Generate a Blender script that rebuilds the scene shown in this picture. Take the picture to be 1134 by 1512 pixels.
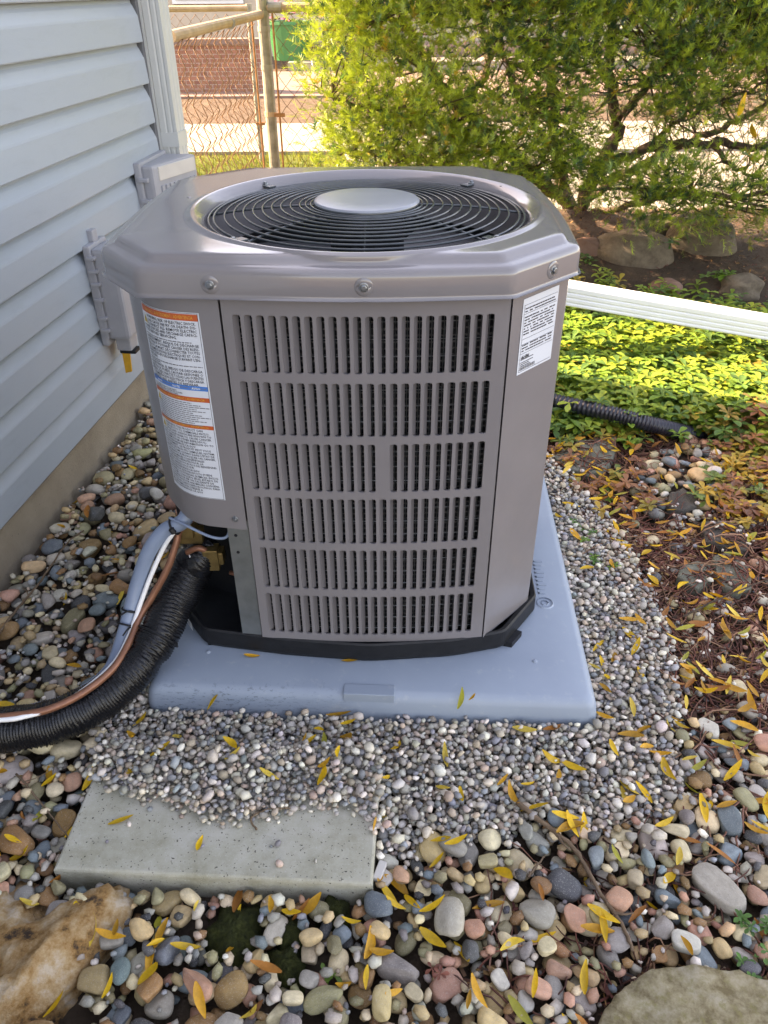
import bpy, bmesh, math, random
import numpy as np
from mathutils import Vector, Matrix

# ------------------------------------------------------------------ clear
for _o in list(bpy.data.objects):
    bpy.data.objects.remove(_o)
scene = bpy.context.scene
COL = scene.collection
rng = np.random.default_rng(11)
random.seed(11)
rad = math.radians

# ------------------------------------------------------------------ camera
H = 1.32
FPX, CX, CY = 1145.0, 567.0, 756.0        # photograph 1134 x 1512
PITCH, ROLL = rad(34.2), rad(-0.4)
cam = bpy.data.cameras.new('camera')
cam.sensor_fit = 'VERTICAL'
cam.sensor_height = 36.0
cam.lens = FPX / 1512.0 * 36.0
cam.clip_start = 0.02
cam.clip_end = 500
camo = bpy.data.objects.new('camera', cam)
COL.objects.link(camo)
_c, _s = math.cos(ROLL), math.sin(ROLL)
_sp, _cp = math.sin(PITCH), math.cos(PITCH)
right = Vector((_c, _s * _sp, _s * _cp)).normalized()
up = Vector((-_s, _c * _sp, _c * _cp)).normalized()
back = Vector((0, -_cp, _sp))
camo.matrix_world = Matrix(((right.x, up.x, back.x, 0), (right.y, up.y, back.y, 0),
                            (right.z, up.z, back.z, H), (0, 0, 0, 1)))
scene.camera = camo

# ------------------------------------------------------------------ sky, sun, exposure
SUN_AZ, SUN_EL = rad(-68.5), rad(36)
world = bpy.data.worlds.new('World')
scene.world = world
world.use_nodes = True
_nt = world.node_tree
_sky = _nt.nodes.new('ShaderNodeTexSky')
_sky.sky_type = 'NISHITA'
_sky.sun_disc = False
_sky.sun_elevation = SUN_EL
_sky.sun_rotation = SUN_AZ
_sky.dust_density = 2.0
_nt.links.new(_sky.outputs[0], _nt.nodes['Background'].inputs[0])
_nt.nodes['Background'].inputs[1].default_value = 0.15
sun = bpy.data.lights.new('sun', 'SUN')
sun.energy = 3.8
sun.angle = rad(0.5)
sun.color = (1.0, 0.93, 0.8)
suno = bpy.data.objects.new('sun', sun)
COL.objects.link(suno)
to_sun = Vector((math.sin(SUN_AZ) * math.cos(SUN_EL), math.cos(SUN_AZ) * math.cos(SUN_EL), math.sin(SUN_EL)))
suno.rotation_euler = to_sun.to_track_quat('Z', 'Y').to_euler()
suno.location = to_sun * 20
scene.view_settings.view_transform = 'Standard'
scene.view_settings.look = 'None'
scene.view_settings.exposure = 2.9
scene.view_settings.use_white_balance = True
scene.view_settings.white_balance_temperature = 10000
scene.view_settings.white_balance_tint = 24
scene.view_settings.gamma = 1.0

# ------------------------------------------------------------------ pixel -> place
def ray(u, v):
    x, y = (u - CX) / FPX, -(v - CY) / FPX
    x, y = _c * x - _s * y, _s * x + _c * y
    return np.array([x, _cp + y * _sp, -_sp + y * _cp])
def at_z(u, v, z=0.0):
    d = ray(u, v)
    return np.array([0, 0, H]) + d * ((z - H) / d[2])
def at_y(u, v, Y):
    d = ray(u, v)
    return np.array([0, 0, H]) + d * (Y / d[1])
def to_px(p):
    x, y, z = p[0], p[1], p[2] - H
    Yc = y * _sp + z * _cp
    Zc = y * _cp - z * _sp
    a, b = x / Zc, Yc / Zc
    a, b = _c * a + _s * b, -_s * a + _c * b
    return CX + FPX * a, CY - FPX * b, Zc
def sstep(t):
    t = np.clip(t, 0, 1)
    return t * t * (3 - 2 * t)
def ground_h(x, y):
    x = np.asarray(x, float); y = np.asarray(y, float)
    return 0.17 * sstep((y - 3.55) / 0.8) * (1 - sstep((y - 5.0) / 0.5)) * sstep((x - 0.1) / 0.8)
def on_ground(u, v):
    p = at_z(u, v, 0)
    for _ in range(12):
        p = at_z(u, v, float(ground_h(p[0], p[1])))
    return p

# ------------------------------------------------------------------ scene helpers
WL = {}
def _link(o, parent, wloc):
    COL.objects.link(o)
    base = WL[parent.name] if parent else np.zeros(3)
    if parent:
        o.parent = parent
    o.location = Vector(np.asarray(wloc, float) - base)
    WL[o.name] = np.asarray(wloc, float)
    return o
def tag(o, label=None, cat=None, group=None, kind=None):
    if label: o['label'] = label
    if cat: o['category'] = cat
    if group: o['group'] = group
    if kind: o['kind'] = kind
    return o
def empty(name, loc, label=None, cat=None, group=None):
    o = bpy.data.objects.new(name, None)
    o.empty_display_size = 0.05
    _link(o, None, loc)
    return tag(o, label, cat, group)
def make_mesh(name, V, F, mat=None, smooth=False, cols=None, tri=None):
    me = bpy.data.meshes.new(name)
    V = np.asarray(V, float)
    if tri is None:
        me.from_pydata(V.tolist(), [], [list(f) for f in F])
    else:
        F = np.asarray(F, np.int32); k = F.shape[1]
        me.vertices.add(len(V)); me.vertices.foreach_set('co', V.astype(np.float32).ravel())
        me.loops.add(F.size); me.loops.foreach_set('vertex_index', F.ravel())
        me.polygons.add(len(F)); me.polygons.foreach_set('loop_start', np.arange(0, F.size, k, dtype=np.int32))
        me.update(calc_edges=True)
    if cols is not None:
        a = me.color_attributes.new('col', 'FLOAT_COLOR', 'POINT')
        c4 = np.ones((len(V), 4), np.float32); c4[:, :3] = cols
        a.data.foreach_set('color', c4.ravel())
    if smooth:
        me.polygons.foreach_set('use_smooth', np.ones(len(me.polygons), bool))
    if mat: me.materials.append(mat)
    return me
def mesh_obj(name, V, F, mat, parent=None, smooth=False, cols=None, tri=None, origin=None):
    V = np.asarray(V, float).reshape(-1, 3)
    if origin is None:
        lo, hi = V.min(0), V.max(0)
        origin = np.array([(lo[0] + hi[0]) / 2, (lo[1] + hi[1]) / 2, lo[2] if parent is None else (lo[2] + hi[2]) / 2])
    me = make_mesh(name, V - origin, F, mat, smooth, cols, tri)
    o = bpy.data.objects.new(name, me)
    return _link(o, parent, origin)
class MB:
    def __init__(s): s.V = []; s.F = []
    def add(s, V, F):
        n = len(s.V); s.V += [tuple(map(float, v)) for v in V]; s.F += [tuple(i + n for i in f) for f in F]; return s
    def box(s, lo, hi, M=None):
        x0, y0, z0 = lo; x1, y1, z1 = hi
        V = [(x0,y0,z0),(x1,y0,z0),(x1,y1,z0),(x0,y1,z0),(x0,y0,z1),(x1,y0,z1),(x1,y1,z1),(x0,y1,z1)]
        if M: V = [M(*v) for v in V]
        return s.add(V, [(3,2,1,0),(4,5,6,7),(0,1,5,4),(1,2,6,5),(2,3,7,6),(3,0,4,7)])
    def tube(s, P, r, n=8, caps=True):
        V, F = tube_geo(P, r, n, caps); return s.add(V, F)
    def build(s, name, mat, parent=None, smooth=False, bevel=0):
        o = mesh_obj(name, s.V, s.F, mat, parent, smooth)
        if bevel: bevel_mesh(o.data, bevel, mat, smooth)
        return o
def bevel_mesh(me, w, mat=None, smooth=True, seg=2):
    bm = bmesh.new(); bm.from_mesh(me)
    bmesh.ops.remove_doubles(bm, verts=bm.verts, dist=1e-6)
    bmesh.ops.recalc_face_normals(bm, faces=bm.faces)
    es = [e for e in bm.edges if len(e.link_faces) == 2 and e.calc_face_angle(0) > 0.5]
    bmesh.ops.bevel(bm, geom=es, offset=w, segments=seg, affect='EDGES', profile=0.6, clamp_overlap=True)
    for f in bm.faces: f.smooth = False
    bm.to_mesh(me); bm.free()
def tube_geo(P, r, n=8, caps=True, rfun=None):
    P = np.asarray(P, float); m = len(P)
    T = np.gradient(P, axis=0); T /= np.linalg.norm(T, axis=1)[:, None] + 1e-12
    ref = np.array([0, 0, 1.0]) if abs(T[0, 2]) < 0.9 else np.array([1.0, 0, 0])
    V = []; rr = np.broadcast_to(np.asarray(r, float), (m,))
    N = np.cross(T[0], ref); N /= np.linalg.norm(N)
    ang = np.arange(n) * 2 * math.pi / n
    for i in range(m):
        N = N - T[i] * N.dot(T[i]); N /= np.linalg.norm(N) + 1e-12
        B = np.cross(T[i], N)
        k = rr[i] if rfun is None else rr[i] * rfun(i, ang)[:, None]
        V.append(P[i] + k * (np.cos(ang)[:, None] * N + np.sin(ang)[:, None] * B))
    V = np.concatenate(V)
    F = []
    for i in range(m - 1):
        for j in range(n):
            a, b = i * n + j, i * n + (j + 1) % n
            F.append((a, b, b + n, a + n))
    if caps:
        F.append(tuple(range(n - 1, -1, -1))); F.append(tuple((m - 1) * n + j for j in range(n)))
    return V, F
def spline(P, k=10):
    P = np.asarray(P, float)
    Q = np.vstack([2 * P[0] - P[1], P, 2 * P[-1] - P[-2]])
    out = []
    for i in range(1, len(Q) - 2):
        p0, p1, p2, p3 = Q[i - 1], Q[i], Q[i + 1], Q[i + 2]
        for t in np.linspace(0, 1, k, endpoint=False):
            out.append(0.5 * (2 * p1 + (p2 - p0) * t + (2 * p0 - 5 * p1 + 4 * p2 - p3) * t * t + (3 * p1 - p0 - 3 * p2 + p3) * t ** 3))
    out.append(Q[-2])
    return np.array(out)
def in_poly(x, y, poly):
    ins = False; n = len(poly)
    for i in range(n):
        x1, y1 = poly[i]; x2, y2 = poly[(i + 1) % n]
        if (y1 > y) != (y2 > y) and x < (x2 - x1) * (y - y1) / (y2 - y1) + x1:
            ins = not ins
    return ins
_ico = {}
def ico(sub):
    if sub not in _ico:
        bm = bmesh.new(); bmesh.ops.create_icosphere(bm, subdivisions=sub, radius=1)
        _ico[sub] = (np.array([v.co[:] for v in bm.verts]), np.array([[v.index for v in f.verts] for f in bm.faces]))
        bm.free()
    return _ico[sub]

# ------------------------------------------------------------------ materials
class NT:
    def __init__(s, name):
        s.m = bpy.data.materials.new(name); s.m.use_nodes = True
        s.t = s.m.node_tree; s.b = s.t.nodes['Principled BSDF']; s.out = s.t.nodes['Material Output']
    def n(s, typ, **k):
        x = s.t.nodes.new(typ)
        for a, b in k.items(): setattr(x, a, b)
        return x
    def l(s, a, b): s.t.links.new(a, b)
    def coords(s, kind='Object', scale=(1, 1, 1)):
        tc = s.n('ShaderNodeTexCoord'); mp = s.n('ShaderNodeMapping')
        mp.inputs['Scale'].default_value = scale
        s.l(tc.outputs[kind], mp.inputs[0]); return mp.outputs[0]
    def world(s, scale=(1, 1, 1)):
        g = s.n('ShaderNodeNewGeometry'); mp = s.n('ShaderNodeMapping')
        mp.inputs['Scale'].default_value = scale
        s.l(g.outputs['Position'], mp.inputs[0]); return mp.outputs[0]
    def noise(s, co, scale, detail=4, rough=0.55):
        x = s.n('ShaderNodeTexNoise'); x.inputs['Scale'].default_value = scale
        x.inputs['Detail'].default_value = detail; x.inputs['Roughness'].default_value = rough
        s.l(co, x.inputs['Vector']); return x.outputs['Fac']
    def ramp(s, fac, stops):
        r = s.n('ShaderNodeValToRGB'); e = r.color_ramp.elements
        while len(e) < len(stops): e.new(0.5)
        for el, (p, c) in zip(e, stops):
            el.position = p; el.color = (c, c, c, 1) if isinstance(c, (int, float)) else (*c, 1)
        s.l(fac, r.inputs[0]); return r.outputs[0]
    def mix(s, a, b, fac, mode='MIX'):
        x = s.n('ShaderNodeMix', data_type='RGBA', blend_type=mode)
        for sock, val in ((x.inputs[0], fac), (x.inputs[6], a), (x.inputs[7], b)):
            if isinstance(val, bpy.types.NodeSocket): s.l(val, sock)
            elif isinstance(val, (int, float)): sock.default_value = val
            else: sock.default_value = (*val, 1)
        return x.outputs[2]
    def bump(s, h, strength=0.3, dist=0.01):
        b = s.n('ShaderNodeBump'); b.inputs['Strength'].default_value = strength; b.inputs['Distance'].default_value = dist
        s.l(h, b.inputs['Height']); s.l(b.outputs[0], s.b.inputs['Normal'])
    def base(s, c):
        if isinstance(c, tuple): s.b.inputs['Base Color'].default_value = (*c, 1)
        else: s.l(c, s.b.inputs['Base Color'])
    def set(s, rough=None, metal=None, spec=None, coat=None, coat_rough=None):
        i = s.b.inputs
        if rough is not None:
            if isinstance(rough, (int, float)): i['Roughness'].default_value = rough
            else: s.l(rough, i['Roughness'])
        if metal is not None: i['Metallic'].default_value = metal
        if spec is not None: i['Specular IOR Level'].default_value = spec
        if coat is not None: i['Coat Weight'].default_value = coat
        if coat_rough is not None: i['Coat Roughness'].default_value = coat_rough
        return s
def simple(name, c, rough=0.6, metal=0.0, var=0.12, scale=30, bump=0.0, bscale=None, spec=None, kind='Object'):
    a = NT(name); co = a.coords(kind)
    f = a.noise(co, scale)
    lo = tuple(x * (1 - var) for x in c); hi = tuple(min(1, x * (1 + var)) for x in c)
    a.base(a.ramp(f, [(0.3, lo), (0.7, hi)]))
    a.set(rough, metal, spec)
    if bump: a.bump(a.noise(co, bscale or scale * 4), bump, 0.004)
    return a.m
def attr_mat(name, rough=0.7, var=0.25, scale=120, bump=0.25, translucent=0.0, spec=0.4, objcol=False, speck=0.0):
    a = NT(name)
    if objcol:
        oi = a.n('ShaderNodeObjectInfo'); c = oi.outputs['Color']
    else:
        at = a.n('ShaderNodeVertexColor', layer_name='col'); c = at.outputs['Color']
    co = a.world() if not objcol else a.coords('Object')
    f = a.noise(co, scale, 8, 0.72)
    mr = a.n('ShaderNodeMapRange'); a.l(f, mr.inputs[0])
    for k, v in ((1, 0.25), (2, 0.75), (3, 1 - var), (4, 1 + var)): mr.inputs[k].default_value = v
    vm = a.n('ShaderNodeVectorMath', operation='SCALE'); a.l(c, vm.inputs[0]); a.l(mr.outputs[0], vm.inputs['Scale'])
    col = vm.outputs[0]
    if speck:
        sp = a.ramp(a.noise(co, scale * 7, 3, 0.7), [(0.56, 0), (0.68, speck)])
        col = a.mix(col, (0.5, 0.48, 0.44), sp)
        dk = a.ramp(a.noise(co, scale * 4.3, 4, 0.7), [(0.58, 0), (0.7, speck)])
        col = a.mix(col, (0.05, 0.045, 0.04), dk)
    a.base(col); a.set(rough, 0, spec)
    if bump: a.bump(f, bump, 0.003)
    if translucent:
        tr = a.n('ShaderNodeBsdfTranslucent'); ms = a.n('ShaderNodeMixShader')
        ms.inputs[0].default_value = translucent
        a.l(col, tr.inputs[0]); a.l(a.b.outputs[0], ms.inputs[1]); a.l(tr.outputs[0], ms.inputs[2])
        a.l(ms.outputs[0], a.out.inputs[0])
    return a.m
M = {}
# painted sheet metal of the unit
def paint(name, c, rough):
    a = NT(name); co = a.world()
    f = a.noise(co, 6, 5); a.base(a.ramp(f, [(0.3, tuple(x * 0.94 for x in c)), (0.7, tuple(x * 1.05 for x in c))]))
    a.set(a.ramp(a.noise(co, 14, 6), [(0.3, rough * 0.8), (0.75, rough * 1.3)]), 0.0, 0.5, 0.35, 0.12)
    a.bump(a.noise(co, 900, 2), 0.02, 0.001)
    return a.m
M['paint'] = paint('taupe_grey_paint', (0.178, 0.166, 0.172), 0.36)
M['paint_lid'] = paint('taupe_grey_gloss_paint', (0.185, 0.173, 0.176), 0.13)
M['galv'] = simple('galvanised_steel', (0.24, 0.26, 0.26), 0.42, 0.75, 0.15, 25)
M['black'] = simple('black_plastic', (0.009, 0.01, 0.012), 0.5, 0, 0.3, 40, 0.1, spec=.3)
M['black_gloss'] = simple('black_coated_wire', (0.045, 0.055, 0.062), 0.22, 0, 0.2, 40)
M['fan'] = simple('dark_grey_fan', (0.1, 0.1, 0.105), 0.45, 0.2, 0.2, 12)
M['disc'] = simple('pale_grey_cap', (0.22, 0.24, 0.27), 0.3, 0, 0.05, 10)
M['bolt'] = simple('zinc_bolt', (0.22, 0.24, 0.26), 0.35, 0.8, 0.2, 200)
M['brass'] = simple('brass', (0.22, 0.15, 0.06), 0.4, 0.7, 0.25, 60)
M['copper'] = simple('copper_tube', (0.23, 0.095, 0.055), 0.4, 0.35, 0.2, 40)
M['conduit'] = simple('blue_grey_conduit', (0.17, 0.225, 0.31), 0.42, 0, 0.06, 20, 0.03)
M['white_wire'] = simple('white_insulation', (0.72, 0.72, 0.72), 0.45, 0, 0.05, 20)
M['tag_orange'] = simple('orange_yellow_plastic', (0.62, 0.31, 0.02), 0.45, 0, 0.1, 80)
M['box'] = simple('pale_grey_enclosure', (0.3, 0.305, 0.325), 0.45, 0, 0.06, 15, 0.03)
M['boxplate'] = simple('beige_plate', (0.5, 0.47, 0.43), 0.5, 0, 0.06, 15)
M['label'] = simple('label_film', (0.56, 0.6, 0.65), 0.35, 0, 0.03, 8)
M['ink'] = simple('black_ink', (0.03, 0.03, 0.035), 0.45, 0, 0.1, 8)
M['ink_grey'] = simple('grey_ink', (0.16, 0.16, 0.17), 0.45, 0, 0.1, 8)
M['orange'] = simple('orange_ink', (0.5, 0.09, 0.025), 0.4, 0, 0.08, 8)
M['blue'] = simple('blue_ink', (0.02, 0.17, 0.5), 0.4, 0, 0.08, 8)
M['yellow'] = simple('yellow_ink', (0.62, 0.42, 0.05), 0.4, 0, 0.08, 8)
M['hdrtext'] = simple('amber_ink', (0.72, 0.32, 0.05), 0.4, 0, 0.08, 8)
M['whiteink'] = simple('white_ink', (0.7, 0.75, 0.8), 0.4, 0, 0.03, 8)
def m_coil():
    a = NT('condenser_coil'); co = a.world()
    w = a.n('ShaderNodeTexWave'); w.wave_type = 'BANDS'; w.bands_direction = 'Z'
    w.inputs['Scale'].default_value = 26; w.inputs['Distortion'].default_value = 2.5; w.inputs['Detail'].default_value = 3; w.inputs['Detail Scale'].default_value = 6
    a.l(co, w.inputs[0])
    f = a.noise(a.world((1, 1, 0.5)), 330, 3, 0.7)
    g = a.mix(w.outputs[1], f, 0.6)
    a.base(a.ramp(g, [(0.42, (0.008, 0.008, 0.009)), (0.6, (0.02, 0.02, 0.022)), (0.72, (0.12, 0.12, 0.12))]))
    a.set(0.4, 0.3); a.bump(f, 0.6, 0.004); return a.m
M['coil'] = m_coil()
def m_pad():
    a = NT('blue_grey_pad_plastic'); co = a.coords()
    f = a.noise(co, 5, 5)
    c = a.ramp(f, [(0.3, (0.215, 0.265, 0.325)), (0.7, (0.25, 0.305, 0.365))])
    # dark scuffs along the front edge of the top
    sp = a.n('ShaderNodeSeparateXYZ'); tc = a.n('ShaderNodeTexCoord'); a.l(tc.outputs['Object'], sp.inputs[0])
    band = a.n('ShaderNodeMapRange'); band.inputs[1].default_value = -0.485; band.inputs[2].default_value = -0.43
    band.inputs[3].default_value = 1; band.inputs[4].default_value = 0
    a.l(sp.outputs['Y'], band.inputs[0])
    bx = a.n('ShaderNodeMapRange'); bx.inputs[1].default_value = -0.02; bx.inputs[2].default_value = -0.3
    a.l(sp.outputs['X'], bx.inputs[0])
    sc = a.noise(a.coords('Object', (60, 25, 200)), 1.0, 6, 0.75)
    sc = a.ramp(sc, [(0.555, 0), (0.6, 1)])
    m1 = a.n('ShaderNodeMath', operation='MULTIPLY'); a.l(band.outputs[0], m1.inputs[0]); a.l(bx.outputs[0], m1.inputs[1])
    m2 = a.n('ShaderNodeMath', operation='MULTIPLY'); a.l(m1.outputs[0], m2.inputs[0]); a.l(sc, m2.inputs[1])
    dust = a.ramp(a.noise(co, 40, 8, 0.7), [(0.58, 0), (0.8, 0.35)])
    c = a.mix(c, (0.45, 0.45, 0.43), dust)
    c = a.mix(c, (0.06, 0.08, 0.1), m2.outputs[0])
    a.base(c); a.set(a.ramp(a.noise(co, 9, 4), [(0.3, 0.4), (0.7, 0.56)]), 0, 0.45)
    a.bump(a.noise(co, 260, 3), 0.06, 0.002); return a.m
M['pad'] = m_pad()
def m_siding():
    a = NT('vinyl_siding'); co = a.coords()
    f = a.noise(co, 1.5, 3)
    dirt = a.ramp(a.noise(a.coords('Object', (2, 2, 9)), 3.0, 7, 0.7), [(0.5, 0), (0.8, 0.4)])
    c = a.mix(a.ramp(f, [(0.3, (0.285, 0.33, 0.365)), (0.7, (0.315, 0.36, 0.395))]), (0.22, 0.255, 0.265), dirt)
    a.base(c); a.set(0.42, 0, 0.4)
    g = a.noise(a.coords('Object', (6, 6, 260)), 1.0, 5, 0.7); a.bump(g, 0.25, 0.0015); return a.m
M['siding'] = m_siding()
def m_concrete(name, lo, hi, scale=4, bump=0.4, speck=True):
    a = NT(name); co = a.world()
    c = a.ramp(a.noise(co, scale, 7, 0.65), [(0.3, lo), (0.7, hi)])
    if speck:
        sp = a.ramp(a.noise(co, 160, 3, 0.6), [(0.66, 0), (0.72, 1)])
        c = a.mix(c, tuple(x * 0.55 for x in lo), sp)
    a.base(c); a.set(0.85, 0, 0.3)
    a.bump(a.noise(co, 120, 6, 0.7), bump, 0.006); return a.m
M['foundation'] = m_concrete('foundation_concrete', (0.24, 0.195, 0.145), (0.36, 0.3, 0.225), 5, 0.5)
def m_paver():
    a = NT('paver_concrete'); co = a.world()
    c = a.ramp(a.noise(co, 7, 8, 0.7), [(0.32, (0.25, 0.235, 0.16)), (0.5, (0.38, 0.365, 0.29)), (0.7, (0.5, 0.48, 0.42))])
    pit = a.ramp(a.noise(co, 210, 2, 0.5), [(0.67, 0), (0.7, 1)])
    gr = a.ramp(a.noise(co, 330, 3, 0.6), [(0.6, 0), (0.68, .5)])
    c = a.mix(c, (0.5, 0.48, 0.43), gr); c = a.mix(c, (0.06, 0.055, 0.045), pit)
    a.base(c); a.set(0.88, 0, 0.3); a.bump(a.noise(co, 180, 6, 0.75), 0.5, 0.004); return a.m
M['paver'] = m_paver()
M['walk'] = m_concrete('sunny_concrete', (0.2, 0.183, 0.15), (0.24, 0.222, 0.185), 1.5, 0.15, False)
M['road'] = m_concrete('road_asphalt', (0.1, 0.1, 0.105), (0.135, 0.135, 0.14), 2, 0.2, False)
M['drive'] = m_concrete('reddish_paving', (0.16, 0.105, 0.085), (0.22, 0.155, 0.13), 3, 0.2, False)
def m_soil():
    a = NT('soil_ground'); co = a.world()
    c = a.ramp(a.noise(co, 6, 8, 0.7), [(0.25, (0.05, 0.034, 0.024)), (0.55, (0.095, 0.068, 0.048)), (0.8, (0.16, 0.125, 0.09))])
    a.base(c); a.set(0.95, 0, 0.2); a.bump(a.noise(co, 60, 8, 0.75), 0.9, 0.02); return a.m
M['soil'] = m_soil()
def m_lawn():
    a = NT('lawn_turf'); co = a.world()
    a.base(a.ramp(a.noise(co, 30, 6, 0.7), [(0.3, (0.05, 0.075, 0.015)), (0.7, (0.13, 0.15, 0.03))])); a.set(0.9, 0, 0.2)
    a.bump(a.noise(co, 150, 5), 0.8, 0.02); return a.m
M['lawn'] = m_lawn()
def m_rock(name, stops, scale, bump=0.8, lich=None):
    a = NT(name); co = a.coords()
    c = a.ramp(a.noise(co, scale, 9, 0.68), stops)
    if lich:
        c = a.mix(c, lich, a.ramp(a.noise(co, scale * 2.3, 6, 0.7), [(0.52, 0), (0.66, 0.8)]))
    a.base(c); a.set(0.88, 0, 0.25); a.bump(a.noise(co, scale * 6, 9, 0.75), bump, 0.012); return a.m
M['rock_tan'] = m_rock('tan_orange_rock', [(0.36, (0.08, 0.05, 0.033)), (0.44, (0.42, 0.22, 0.08)), (0.54, (0.58, 0.38, 0.2)), (0.66, (0.7, 0.57, 0.43))], 22, 1.0)
M['rock_brown'] = m_rock('brown_boulder', [(0.3, (0.09, 0.07, 0.05)), (0.7, (0.22, 0.18, 0.13))], 16, 0.9)
M['rock_red'] = m_rock('reddish_boulder', [(0.3, (0.15, 0.08, 0.055)), (0.7, (0.27, 0.17, 0.13))], 6, 0.5)
M['flag_green'] = m_rock('greenish_flagstone', [(0.3, (0.11, 0.115, 0.085)), (0.7, (0.2, 0.2, 0.155))], 8, 0.8, (0.24, 0.25, 0.2))
M['flag_dark'] = m_rock('dark_flagstone', [(0.3, (0.05, 0.045, 0.04)), (0.7, (0.125, 0.11, 0.09))], 12, 0.8)
M['flag_sand'] = m_rock('mossy_sandstone', [(0.38, (0.26, 0.2, 0.105)), (0.5, (0.46, 0.38, 0.23)), (0.64, (0.6, 0.52, 0.37))], 30, 1.0, (0.36, 0.31, 0.13))
M['bark'] = m_rock('yew_bark', [(0.3, (0.05, 0.033, 0.024)), (0.7, (0.15, 0.105, 0.075))], 22, 0.9)
M['twig'] = m_rock('dry_twig', [(0.3, (0.12, 0.075, 0.045)), (0.7, (0.25, 0.17, 0.11))], 30, 0.6)
M['moss'] = m_rock('moss', [(0.3, (0.02, 0.026, 0.008)), (0.7, (0.09, 0.1, 0.02))], 60, 1.0)
M['downspout'] = simple('white_painted_aluminium', (0.45, 0.47, 0.46), 0.4, 0, 0.05, 6, 0.02)
M['pipe_white'] = simple('white_downspout_pipe', (0.68, 0.7, 0.72), 0.35, 0, 0.05, 6, 0.02)
M['drain'] = simple('black_corrugated_plastic', (0.012, 0.013, 0.022), 0.38, 0, 0.3, 30)
M['fence'] = simple('weathered_galvanised_post', (0.25, 0.235, 0.19), 0.55, 0.3, 0.3, 18, 0.15)
M['rail'] = simple('tan_painted_rail', (0.37, 0.26, 0.16), 0.6, 0.1, 0.2, 14, 0.1)
M['rust'] = simple('rusty_wire', (0.2, 0.105, 0.055), 0.7, 0.2, 0.4, 30)
M['rustbar'] = simple('rusty_bar', (0.33, 0.15, 0.06), 0.75, 0.1, 0.3, 30)
M['roof'] = simple('roof_shingle', (0.09, 0.085, 0.08), 0.9, 0, 0.3, 20, 0.4)
M['soffit'] = simple('white_soffit', (0.6, 0.62, 0.62), 0.5, 0, 0.04, 5)
M['jchan'] = simple('grey_channel', (0.1, 0.105, 0.115), 0.6, 0, 0.1, 10)
M['plant'] = attr_mat('green_leaf', 0.45, 0.18, 60, 0.1, 0.35, 0.45)
M['yew'] = attr_mat('yew_needle', 0.36, 0.15, 40, 0.0, 0.3, 0.55)
M['pea'] = attr_mat('pea_gravel_stone', 0.66, 0.22, 260, 0.3, 0, 0.35, speck=.3)
M['river_a'] = attr_mat('river_stone_pile', 0.68, 0.32, 70, 0.35, 0, 0.35, speck=.4)
M['river_o'] = attr_mat('river_stone', 0.68, 0.32, 1.7, 0.35, 0, 0.35, True, speck=.4)
M['leaf_o'] = attr_mat('fallen_leaf', 0.5, 0.3, 4, 0.12, 0.2, 0.4, True)
M['debris'] = attr_mat('brown_stem_litter', 0.8, 0.25, 90, 0.0, 0, 0.25)
M['greenpot'] = simple('green_plastic_pot', (0.02, 0.16, 0.05), 0.4, 0, 0.1, 5)
M['darkpot'] = simple('charcoal_plastic', (0.03, 0.032, 0.04), 0.5, 0, 0.1, 5)
M['pink'] = simple('pink_petal', (0.7, 0.12, 0.22), 0.5, 0, 0.2, 40)
M['beige'] = simple('beige_cladding', (0.42, 0.35, 0.27), 0.7, 0, 0.1, 3)
def m_brick():
    a = NT('red_brick_masonry'); co = a.world((1, 1, 1))
    mp = a.n('ShaderNodeMapping'); mp.inputs['Rotation'].default_value = (rad(90), 0, 0); a.l(co, mp.inputs[0])
    b = a.n('ShaderNodeTexBrick'); b.inputs['Scale'].default_value = 4.5
    b.inputs['Color1'].default_value = (0.3, 0.13, 0.085, 1); b.inputs['Color2'].default_value = (0.2, 0.085, 0.06, 1); b.inputs['Mortar'].default_value = (0.32, 0.27, 0.22, 1)
    a.l(mp.outputs[0], b.inputs[0]); a.base(b.outputs[0]); a.set(0.9); return a.m
M['brick'] = m_brick()

# ================================================================== GROUND AND FAR SETTING
def grid_axis(a, b, step, far):
    core = np.arange(a, b + 1e-6, step)
    g = [b]; s = step
    while g[-1] < far: s *= 1.6; g.append(g[-1] + s)
    l = [a]; s = step
    while l[-1] > -far: s *= 1.6; l.append(l[-1] - s)
    return np.concatenate([l[:0:-1], core, g[1:]])
gx, gy = grid_axis(-1.5, 4.5, 0.06, 150), grid_axis(-1.0, 6.0, 0.06, 200)
XX, YY = np.meshgrid(gx, gy)
near = (np.abs(XX - 1.5) < 3.1) & (np.abs(YY - 2.5) < 3.6)
ZZ = ground_h(XX, YY) + np.where(near, 0.006 * np.sin(XX * 17 + 1.3 * np.sin(YY * 9)) * np.sin(YY * 13 + XX * 4), 0) - np.where(YY < 3.3, 0.034, 0.012)
ny, nx = XX.shape
idx = np.arange(nx * ny).reshape(ny, nx)
F = np.stack([idx[:-1, :-1], idx[:-1, 1:], idx[1:, 1:], idx[1:, :-1]], -1).reshape(-1, 4)
tag(mesh_obj('ground', np.stack([XX, YY, ZZ], -1).reshape(-1, 3), F, M['soil'], smooth=True, tri=1, origin=np.zeros(3)),
    'dark brown soil ground under the stones and shrub', 'ground', kind='structure')
def sheet(name, poly, z, mat, label, cat):
    V = [(x, y, z) for x, y in poly]
    return tag(mesh_obj(name, V, [tuple(range(len(V)))], mat, origin=np.array([poly[0][0], poly[0][1], z])), label, cat, kind='structure')
sheet('lawn', [(-14, 4.0), (-0.98, 4.0), (-0.98, 5.35), (-0.05, 5.35), (-0.35, 7.95), (-14, 7.95)], 0.0, M['lawn'], 'narrow strip of sunlit lawn beyond the chain link fence', 'lawn')
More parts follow.
